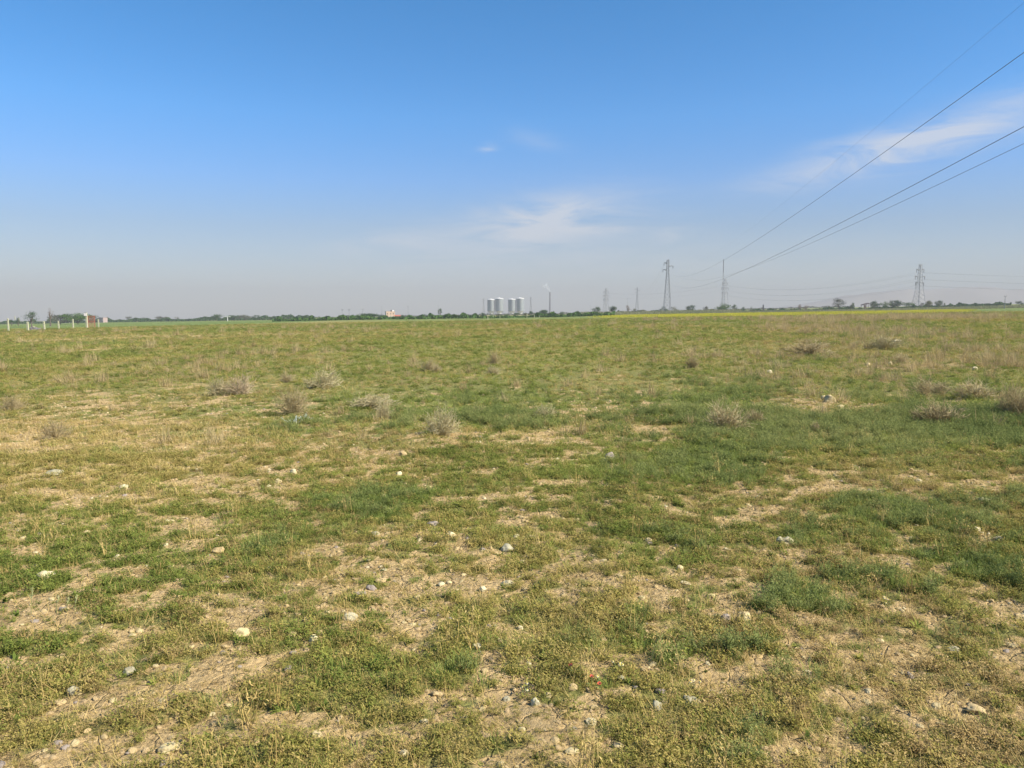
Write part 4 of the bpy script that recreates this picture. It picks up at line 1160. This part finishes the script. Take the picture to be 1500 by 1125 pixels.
def mono_pole(name, u, D, vtop, lab, rad, arms, cat='pole', mat='steel', grp='thin far poles'):
    x, y = P(u, D); z = gz1(x, y); H = ZP(u, vtop, D) - z
    o = empty(name, (x, y, z), lab, cat, grp)
    mb = MB(); mb.tube([(0, 0, -.3), (0, 0, H * .5), (0, 0, H)], [rad, rad * .8, rad * .55], 8); mb.build('shaft', M[mat], o)
    for q, w in arms:
        a = MB(); a.box((0, 0, H * q), (w, rad * 1.2, rad * 1.3)); a.build('cross_arm', M[mat], o)
        for sx in (-.45, .45):
            im = MB(); insulator(im, (w * sx, 0, H * q + rad * 2.2 + .3), .3 + rad * 1.5, rad * .45); im.build('insulator', M['insul'], o)
    return o
mono_pole('power_pole', 501.5, 1300, 453, 'left one of the pair of far poles above the scrub row', .45, [(.97, 3.6), (.85, 3)])
mono_pole('power_pole', 511.5, 1250, 453, 'right one of the pair of far poles above the scrub row', .5, [(.97, 3.6), (.85, 3)])
mono_pole('power_pole', 531.5, 1250, 453, 'far pole rising above the widest dark green tree', .5, [(.97, 3.2)])
mono_pole('power_pole', 559.5, 1700, 449, 'faint far pole just left of the cream building', .5, [(.97, 2.6)])
mono_pole('power_pole', 598, 1700, 448.5, 'faint far pole right of the red shed', .55, [(.97, 2.6)])
mono_pole('power_pole', 642.5, 1700, 447.5, 'faint far pole behind the tall narrow dark tree', .5, [(.97, 2.6)])
mono_pole('power_pole', 865, 1700, 448, 'faint far pole left of the leaning dark tree', .4, [(.97, 2.4)])
mono_pole('power_pole', 919, 1500, 436.5, 'thin dark topped pole left of the thin far pylon', .4, [(.98, 2.)])
mono_pole('power_pole', 1471, 300, 433.8, 'slim pole on the crest near the right frame edge', .14, [(.97, .9)])
mono_pole('lamp_pole', 333, 480, 463.6, 'whitish pole with a short arm beside the long low dark grove', .22, [(.95, 4.)], 'pole', 'white_and_glare')
single_pylon(777.5, 1420, 435, 'hazy pylon between the rightmost silo and the chimney', .2, 1.35)
single_pylon(708.5, 1420, 437, 'hazy pylon left of the leftmost silo', .2, 1.35)
for u, vt, lab in ((714.5, 461.2, 'pale concrete pole standing lowest, below the leftmost silo'), (722.3, 459.5, 'pale concrete pole under the right edge of the leftmost silo'), (732.3, 461.5, 'pale concrete pole under the second silo from the left'),
                   (771.8, 459.6, 'pale concrete pole right of the rightmost silo'), (782.6, 460.5, 'pale concrete pole under the broad dome shaped tree'), (790.5, 462, 'short pale concrete pole nearest the chimney')):
    D = 300 if u > 716 else 235
    mono_pole('concrete_pole', u, D, vt, lab, .13, [], 'pole', 'post', 'pale concrete poles before the silos')
# lattice mast
x, y = P(1058, 1150); z = gz1(x, y); H = ZP(1058, 379.5, 1150) - z
o = empty('lattice_mast', (x, y, z), 'very slim tall mast rising above the double armed pylon and broad green tree', 'mast')
fr = MB(); tower_body(fr, [(H * k / 26, .40) for k in range(27)], .07, .035); fr.build('lattice_frame', M['steel'], o)
ap = MB(); ap.tube([(0, 0, H * .74), (0, 0, H * .97), (0, 0, H)], [.5, .42, .1], 8); ap.build('antenna', M['darkpost'], o)
# dark post on the bank
x, y = P(1117.8, 395); z = gz1(x, y); H = ZP(1117.8, 446.2, 395) - z
o = empty('dark_post', (x, y, z), 'short thick dark post standing alone on the bank behind the yellow band', 'post')
mb = MB(); mb.lathe([(.34, -.2), (.36, .1), (.33, H * .8), (.34, H * .82), (.30, H * .98), (.12, H)], 10); mb.build('shaft', M['darkpost'], o)
mb = MB(); mb.lathe([(.40, H * .80), (.41, H * .83), (.40, H * .86)], 10); mb.build('collar', M['steel'], o)

# ------------------------------------------------------------------ silos and chimney
def silo(u, wpx, vtop, lab, seed):
    D = 1150.; x, y = P(u, D); z = gz1(x, y)
    rd = wpx * D / FPX / 2; zt = ZP(u, vtop, D) - z; zb = ZP(u, 455.9, D) - z
    o = empty('silo', (x, y, z), lab, 'silo', 'grain silos on the horizon')
    mb = MB(); prof = []
    n = 12
    for k in range(n):
        za = zb + (zt - zb) * k / n; zc = zb + (zt - zb) * (k + 1) / n
        prof += [(rd, za + .02), (rd * .99, za + .12), (rd * .99, zc - .12), (rd, zc - .02)]
    mb.lathe(prof, 40); mb.build('tank', M['tank'], o)
    mb = MB(); mb.lathe([(rd * 1.02, zt - .2), (rd * 1.02, zt + .25), (rd * .5, zt + 1.1), (rd * .12, zt + 1.5), (rd * .1, zt + 2.0)], 40); mb.build('roof', M['white_and_glare'], o)
    mb = MB(); mb.lathe([(rd * .34, .6), (rd * .5, .7), (rd * .56, zb - 1.6), (rd * .97, zb - .03)], 40); mb.build('hopper', M['white_and_glare'], o)  # hopper colour is white to imitate sun glare on the cone
    for k in range(8):
        a = 6.283 * k / 8 + .2; lg = MB(); lg.tube([(rd * .94 * math.cos(a), rd * .94 * math.sin(a), -.3), (rd * .94 * math.cos(a), rd * .94 * math.sin(a), zb + .2)], .22, 6); lg.build('leg', M['steel'], o)
    ld = MB()
    for sx in (-.3, .3): ld.tube([(sx, -rd - .25, 0), (sx, -rd - .25, zt + .6)], .06, 4)
    for k in range(40): ld.tube([(-.3, -rd - .25, .5 + (zt) * k / 40), (.3, -rd - .25, .5 + zt * k / 40)], .04, 3)
    ld.build('ladder', M['steel'], o)
silo(719.3, 10.8, 439.2, 'leftmost grey silo of four, slightly shorter, with hopper coloured white for sun glare', 1)
silo(731.4, 12.0, 437.6, 'second silo from the left, joined in view to the leftmost one', 2)
silo(749.9, 11.2, 438.8, 'third silo from the left, after the open gap', 3)
silo(762.0, 11.4, 437.4, 'rightmost grey silo of four, nearest the chimney', 4)
x, y = P(805.6, 2000); z = gz1(x, y); H = ZP(805.6, 428, 2000) - z
o = empty('factory_chimney', (x, y, z), 'tall dark factory chimney right of the silos with a wisp of smoke', 'chimney')
mb = MB(); mb.lathe([(3.0, -1), (2.6, H * .3), (2.2, H * .7), (2.0, H - 1.2)], 24); mb.build('stack', M['chimney'], o)
mb = MB(); mb.lathe([(2.25, H - 1.2), (2.35, H - .9), (2.35, H), (1.7, H), (1.6, H - .8)], 24); mb.build('rim', M['chimney'], o)
# smoke
def smoke():
    m, nt, ns, lk = newmat('thin_smoke')
    out = N(nt, 'ShaderNodeOutputMaterial'); pv = N(nt, 'ShaderNodeVolumePrincipled')
    pv.inputs['Color'].default_value = (.95, .96, .97, 1); pv.inputs['Density'].default_value = .045
    lk.new(pv.outputs[0], out.inputs['Volume'])
    r = random.Random(3); mb = MB(); pts = []; rad = []
    for k in range(12):
        t = k / 11; pts.append((x - 14 * t ** 1.3 + r.gauss(0, .5), y, z + H + 1 + 19 * t)); rad.append(1.6 + 5.5 * t + r.uniform(-.4, .6) * (1 if k else 0))
    mb.tube(pts, rad, 14); o = mb.build('smoke', m, smooth=True); tag(o, 'faint white smoke drifting left from the chimney top', 'smoke', kind='stuff')
smoke()

# ------------------------------------------------------------------ buildings
def cream_building():
    D = 520.; x, y = P(571.3, D); z = gz1(x, y); k = D / FPX
    o = empty('cream_building', (x, y, z), 'cream coloured two storey house with a stair turret beside the red shed', 'house', rz=.30)
    zt = ZP(571, 456.6, D) - z; w = 12.6 * k; dp = 5.0
    mb = MB(); mb.box((0, 0, zt / 2 - .3), (w, dp, zt + .6)); mb.build('wall', M['cream'], o)
    mb = MB(); mb.box((0, 0, zt + .12), (w + .24, dp + .24, .24)); mb.build('roof_parapet', M['cream'], o)
    mb = MB(); tt = ZP(571, 454.4, D) - z; mb.box((w * .36, .6, (zt + .25 + tt) / 2), (2.0 * k * 1.2, 1.8, tt - zt - .25)); mb.build('stair_turret', M['white_and_glare'], o)
    for i in range(3):
        for j in (0, 1):
            fr = MB(); cx = -w * .33 + w * .33 * i; cz = zt * (.62 if j else .2) + .3
            fr.box((cx, -dp / 2 - .03, cz), (.8, .06, .9)); f = fr.build('window', M['cream'], o)
            pn = MB(); pn.box((cx, -dp / 2 - .07, cz), (.6, .03, .7)); pn.build('pane', M['window'], f)
    tk = MB(); tk.lathe([(.45, zt + .26), (.5, zt + .3), (.5, zt + 1.0), (.1, zt + 1.15)], 12, (w * .15, .5, 0)); tk.build('roof_tank', M['darkwood'], o)
cream_building()
def red_shed():
    D = 505.; x, y = P(582.3, D); z = gz1(x, y); k = D / FPX
    o = empty('red_shed', (x, y, z), 'low shed with a rusty red sheet roof joined to the cream house', 'shed', rz=.1)
    w = 9.0 * k; zt = ZP(582, 463.2, D) - z
    mb = MB(); mb.box((0, 0, zt / 2 - .3), (w, 3.4, zt + .6)); mb.build('wall', M['redroof'], o)
    mb = MB(); zr = ZP(582, 461.3, D) - z
    mb.add([(-w * .53, -2.0, zt + .05), (w * .53, -2.0, zt + .05), (w * .53, 0, zr), (-w * .53, 0, zr), (-w * .53, 2.0, zt + .05), (w * .53, 2.0, zt + .05)], [(0, 1, 2, 3), (3, 2, 5, 4), (1, 5, 2), (0, 3, 4), (0, 4, 5, 1)])
    mb.build('roof', M['redroof'], o)
    mb = MB(); mb.box((w * .1, -1.74, zt * .4), (1.2, .06, zt * .8)); mb.build('door', M['darkwood'], o)
red_shed()
D = 430.; x, y = P(574, D); z = gz1(x, y)
o = empty('garden_wall', (x, y, z), 'low pale wall in front of the cream house', 'wall', rz=.1)
mb = MB(); mb.box((0, 0, .45), (3.4, .25, 1.4)); mb.build('panel', M['post'], o)
mb = MB(); mb.box((0, 0, 1.19), (3.5, .33, .08)); mb.build('coping', M['white_and_glare'], o)
D = 550.; x, y = P(150.5, D); z = gz1(x, y); k = D / FPX
o = empty('pinkish_house', (x, y, z), 'small pale pinkish house right of the last fence post', 'house', rz=-.3)
zt = ZP(150, 465.4, D) - z
mb = MB(); mb.box((0, 0, zt / 2 - .3), (8.4 * k, 4, zt + .6)); mb.build('wall', M['pinkwall'], o)
mb = MB(); mb.box((0, 0, zt + .1), (8.4 * k + .3, 4.3, .2)); mb.build('roof', M['pinkwall'], o)
mb = MB(); mb.box((1.0, -2.03, zt * .55), (.9, .06, 1.0)); f = mb.build('window', M['white_and_glare'], o)
mb = MB(); mb.box((1.0, -2.07, zt * .55), (.74, .03, .84)); mb.build('pane', M['window'], f)
# open shed beside the grove at right
D = 425.; x, y = P(1266.5, D); z = gz1(x, y); k = D / FPX
o = empty('open_shed', (x, y, z), 'low open shed with a sloping dark roof beside the right hand grove', 'shed', rz=.1)
z1 = ZP(1266, 443.6, D) - z; z0 = ZP(1266, 446.2, D) - z; w = 8.6 * k
mb = MB(); mb.add([(-w / 2, -1.6, z0), (w / 2, -1.6, z1), (w / 2, 1.6, z1), (-w / 2, 1.6, z0), (-w / 2, -1.6, z0 - .3), (w / 2, -1.6, z1 - .45), (w / 2, 1.6, z1 - .45), (-w / 2, 1.6, z0 - .3)],
    [(0, 1, 2, 3), (7, 6, 5, 4), (4, 5, 1, 0), (5, 6, 2, 1), (6, 7, 3, 2), (7, 4, 0, 3)]); mb.build('roof', M['darkwood'], o)
for sx in (-.42, .1, .42):
    for sy in (-1.4, 1.4):
        mb = MB(); zz = z0 + (z1 - z0) * (sx + .5) - .38; mb.tube([(w * sx, sy, -.3), (w * sx, sy, zz)], .12, 6); mb.build('leg', M['darkwood'], o)
mb = MB(); mb.box((w * .26, 1.25, (z0 - .4) / 2), (w * .3, .12, z0 - .2)); mb.build('back_wall', M['darkwood'], o)

# ------------------------------------------------------------------ hills
def hills():
    us = np.linspace(900, 1640, 120); mb = MB(); vs = []
    rows = 14
    for j in range(rows):
        D = 2700 + 35 * j; t = j / (rows - 1)
        for u in us:
            x, y = P(u, D); e = math.exp(-((u - 1400) / 190.) ** 2) * 30 + math.exp(-((u - 1250) / 70.) ** 2) * 7 + math.exp(-((u - 1520) / 70.) ** 2) * 6
            e *= .85 + .3 * float(fbm(np.array([u / 40.]), np.array([j / 6.]), 6, 4)[0])
            h = e * D / FPX * math.sin(math.pi * min(t, .999)) ** .8
            vs.append((x, y, gz1(x, y) - 6 + h))
    fs = []
    n = len(us)
    for j in range(rows - 1):
        for i in range(n - 1): fs.append((j * n + i, j * n + i + 1, (j + 1) * n + i + 1, (j + 1) * n + i))
    mb.add(vs, fs); o = mb.build('hills', M['hill'], smooth=True); tag(o, kind='structure')
hills()

# ------------------------------------------------------------------ haze
HAZE = 0.00042
def haze():
    m, nt, ns, lk = newmat('air')
    out = N(nt, 'ShaderNodeOutputMaterial'); pv = N(nt, 'ShaderNodeVolumePrincipled')
    pv.inputs['Color'].default_value = (.46, .465, .515, 1); pv.inputs['Density'].default_value = HAZE; pv.inputs['Anisotropy'].default_value = 0
    lk.new(pv.outputs[0], out.inputs['Volume'])
    mb = MB(); mb.box((0, 1600, 32), (5400, 3400, 156)); o = mb.build('haze', m); tag(o, kind='stuff')
haze()

# ------------------------------------------------------------------ sky and sun
SUN_EL, SUN_AZ = 40.0, 112.0
w = bpy.data.worlds.new('World'); sc.world = w; w.use_nodes = True
nt = w.node_tree; nt.nodes.clear(); lk = nt.links
sky = N(nt, 'ShaderNodeTexSky', sky_type='NISHITA', sun_disc=False, sun_elevation=R(SUN_EL), sun_rotation=R(SUN_AZ), altitude=900.0, air_density=1.0, dust_density=.6, ozone_density=3.0)
tc = N(nt, 'ShaderNodeTexCoord'); sp = N(nt, 'ShaderNodeSeparateXYZ'); lk.new(tc.outputs['Generated'], sp.inputs[0])
az = mathn(nt, 'ARCTAN2', sp.outputs[0], sp.outputs[1]); el = mathn(nt, 'ARCSINE', sp.outputs[2])
cxy = N(nt, 'ShaderNodeCombineXYZ'); lk.new(az, cxy.inputs[0]); lk.new(el, cxy.inputs[1])
mp = N(nt, 'ShaderNodeMapping'); mp.inputs['Rotation'].default_value = (0, 0, R(-16)); mp.inputs['Scale'].default_value = (7, 34, 1); lk.new(cxy.outputs[0], mp.inputs[0])
cn = N(nt, 'ShaderNodeTexNoise', i_Scale=1.0, i_Detail=11, i_Roughness=.64, i_Distortion=.9); lk.new(mp.outputs[0], cn.inputs['Vector'])
mask = None
def cloud(u, v, ru, rv, rot, s):
    """a wisp of cloud at its bearing and height in the sky"""
    global mask
    dx, dy, dz = pix_dir(u, v); a0 = math.atan2(dx, dy); e0 = math.asin(dz / math.sqrt(dx * dx + dy * dy + dz * dz))
    c, sn = math.cos(rot), math.sin(rot)
    da = mathn(nt, 'SUBTRACT', az, a0); de = mathn(nt, 'SUBTRACT', el, e0)
    p = mathn(nt, 'MULTIPLY', mathn(nt, 'MULTIPLY_ADD', da, c, mathn(nt, 'MULTIPLY', de, sn)), FPX / ru)
    q = mathn(nt, 'MULTIPLY', mathn(nt, 'MULTIPLY_ADD', de, c, mathn(nt, 'MULTIPLY', da, -sn)), FPX / rv)
    g = mathn(nt, 'EXPONENT', mathn(nt, 'MULTIPLY', mathn(nt, 'MULTIPLY_ADD', p, p, mathn(nt, 'MULTIPLY', q, q)), -1.0))
    g = mathn(nt, 'MULTIPLY', g, s)
    mask = g if mask is None else mathn(nt, 'ADD', mask, g)
cloud(795, 322, 120, 30, .16, 1.35); cloud(900, 330, 60, 11, .1, .55); cloud(1420, 188, 130, 26, .24, .75); cloud(1225, 240, 110, 19, .2, .75); cloud(1330, 215, 90, 20, .25, .5)
cloud(715, 217, 13, 6, 0, .8); cloud(785, 205, 40, 12, -.2, .28); cloud(990, 342, 34, 15, 0, .45); cloud(600, 352, 80, 15, .1, .6); cloud(760, 380, 260, 42, 0, .42)
cloud(1240, 205, 60, 8, .1, .25); cloud(1180, 385, 260, 26, 0, .2)
cn_s = N(nt, 'ShaderNodeMapRange', interpolation_type='SMOOTHSTEP'); lk.new(cn.outputs['Fac'], cn_s.inputs[0]); cn_s.inputs[1].default_value = .26; cn_s.inputs[2].default_value = .68
mk = mathn(nt, 'MULTIPLY', mask, cn_s.outputs[0], clamp=True)
hs = N(nt, 'ShaderNodeHueSaturation', i_Saturation=1.36, i_Value=1.0); lk.new(sky.outputs[0], hs.inputs['Color'])
dust = ramp(nt, [(0, (.60, .565, .61)), (.26, (.68, .63, .68)), (.40, (.83, .79, .87)), (.58, (.96, .95, .97)), (1, (1.0, .98, .92))], mathn(nt, 'MULTIPLY', el, 2.4, clamp=True))
skyd = mixc(nt, 1.0, hs.outputs[0], dust.outputs[0], 'MULTIPLY')
e2 = mathn(nt, 'DIVIDE', el, .125)
milk = mathn(nt, 'MULTIPLY', mathn(nt, 'EXPONENT', mathn(nt, 'MULTIPLY', mathn(nt, 'MULTIPLY', e2, e2), -1.0)), .6)
skyd = mixc(nt, milk, skyd, (2.75, 2.95, 3.2))
skyc = mixc(nt, mathn(nt, 'MULTIPLY', mk, .75), skyd, (3.6, 3.75, 4.1))
bg = N(nt, 'ShaderNodeBackground'); bg.inputs[1].default_value = .1; lk.new(skyc, bg.inputs[0])
wo = N(nt, 'ShaderNodeOutputWorld'); lk.new(bg.outputs[0], wo.inputs[0])

sd = Vector((math.sin(R(SUN_AZ)) * math.cos(R(SUN_EL)), math.cos(R(SUN_AZ)) * math.cos(R(SUN_EL)), math.sin(R(SUN_EL))))
L = bpy.data.lights.new('sun', 'SUN'); L.energy = 4.9; L.angle = R(.5); L.color = (1, .915, .78)
so = bpy.data.objects.new('sun', L); so.rotation_euler = sd.to_track_quat('Z', 'Y').to_euler(); so.location = (60, -40, 60); link(so)

# ------------------------------------------------------------------ camera and render
cam = bpy.data.cameras.new('camera'); cam.lens = FPX / 1500 * 36; cam.sensor_width = 36; cam.clip_start = .05; cam.clip_end = 12000
co = bpy.data.objects.new('camera', cam); co.location = (0, 0, EYE); co.rotation_euler = (math.pi / 2 - PITCH, 0, 0); link(co)
sc.camera = co
sc.view_settings.view_transform = 'Standard'; sc.view_settings.look = 'None'; sc.view_settings.exposure = 1.0; sc.view_settings.gamma = 1.0
sc.cycles.max_bounces = 6; sc.cycles.diffuse_bounces = 3; sc.cycles.volume_bounces = 1; sc.cycles.transparent_max_bounces = 8
sc.cycles.use_denoising = True; sc.cycles.denoiser = 'OPENIMAGEDENOISE'; sc.cycles.denoising_input_passes = 'RGB_ALBEDO_NORMAL'; sc.cycles.denoising_prefilter = 'ACCURATE'
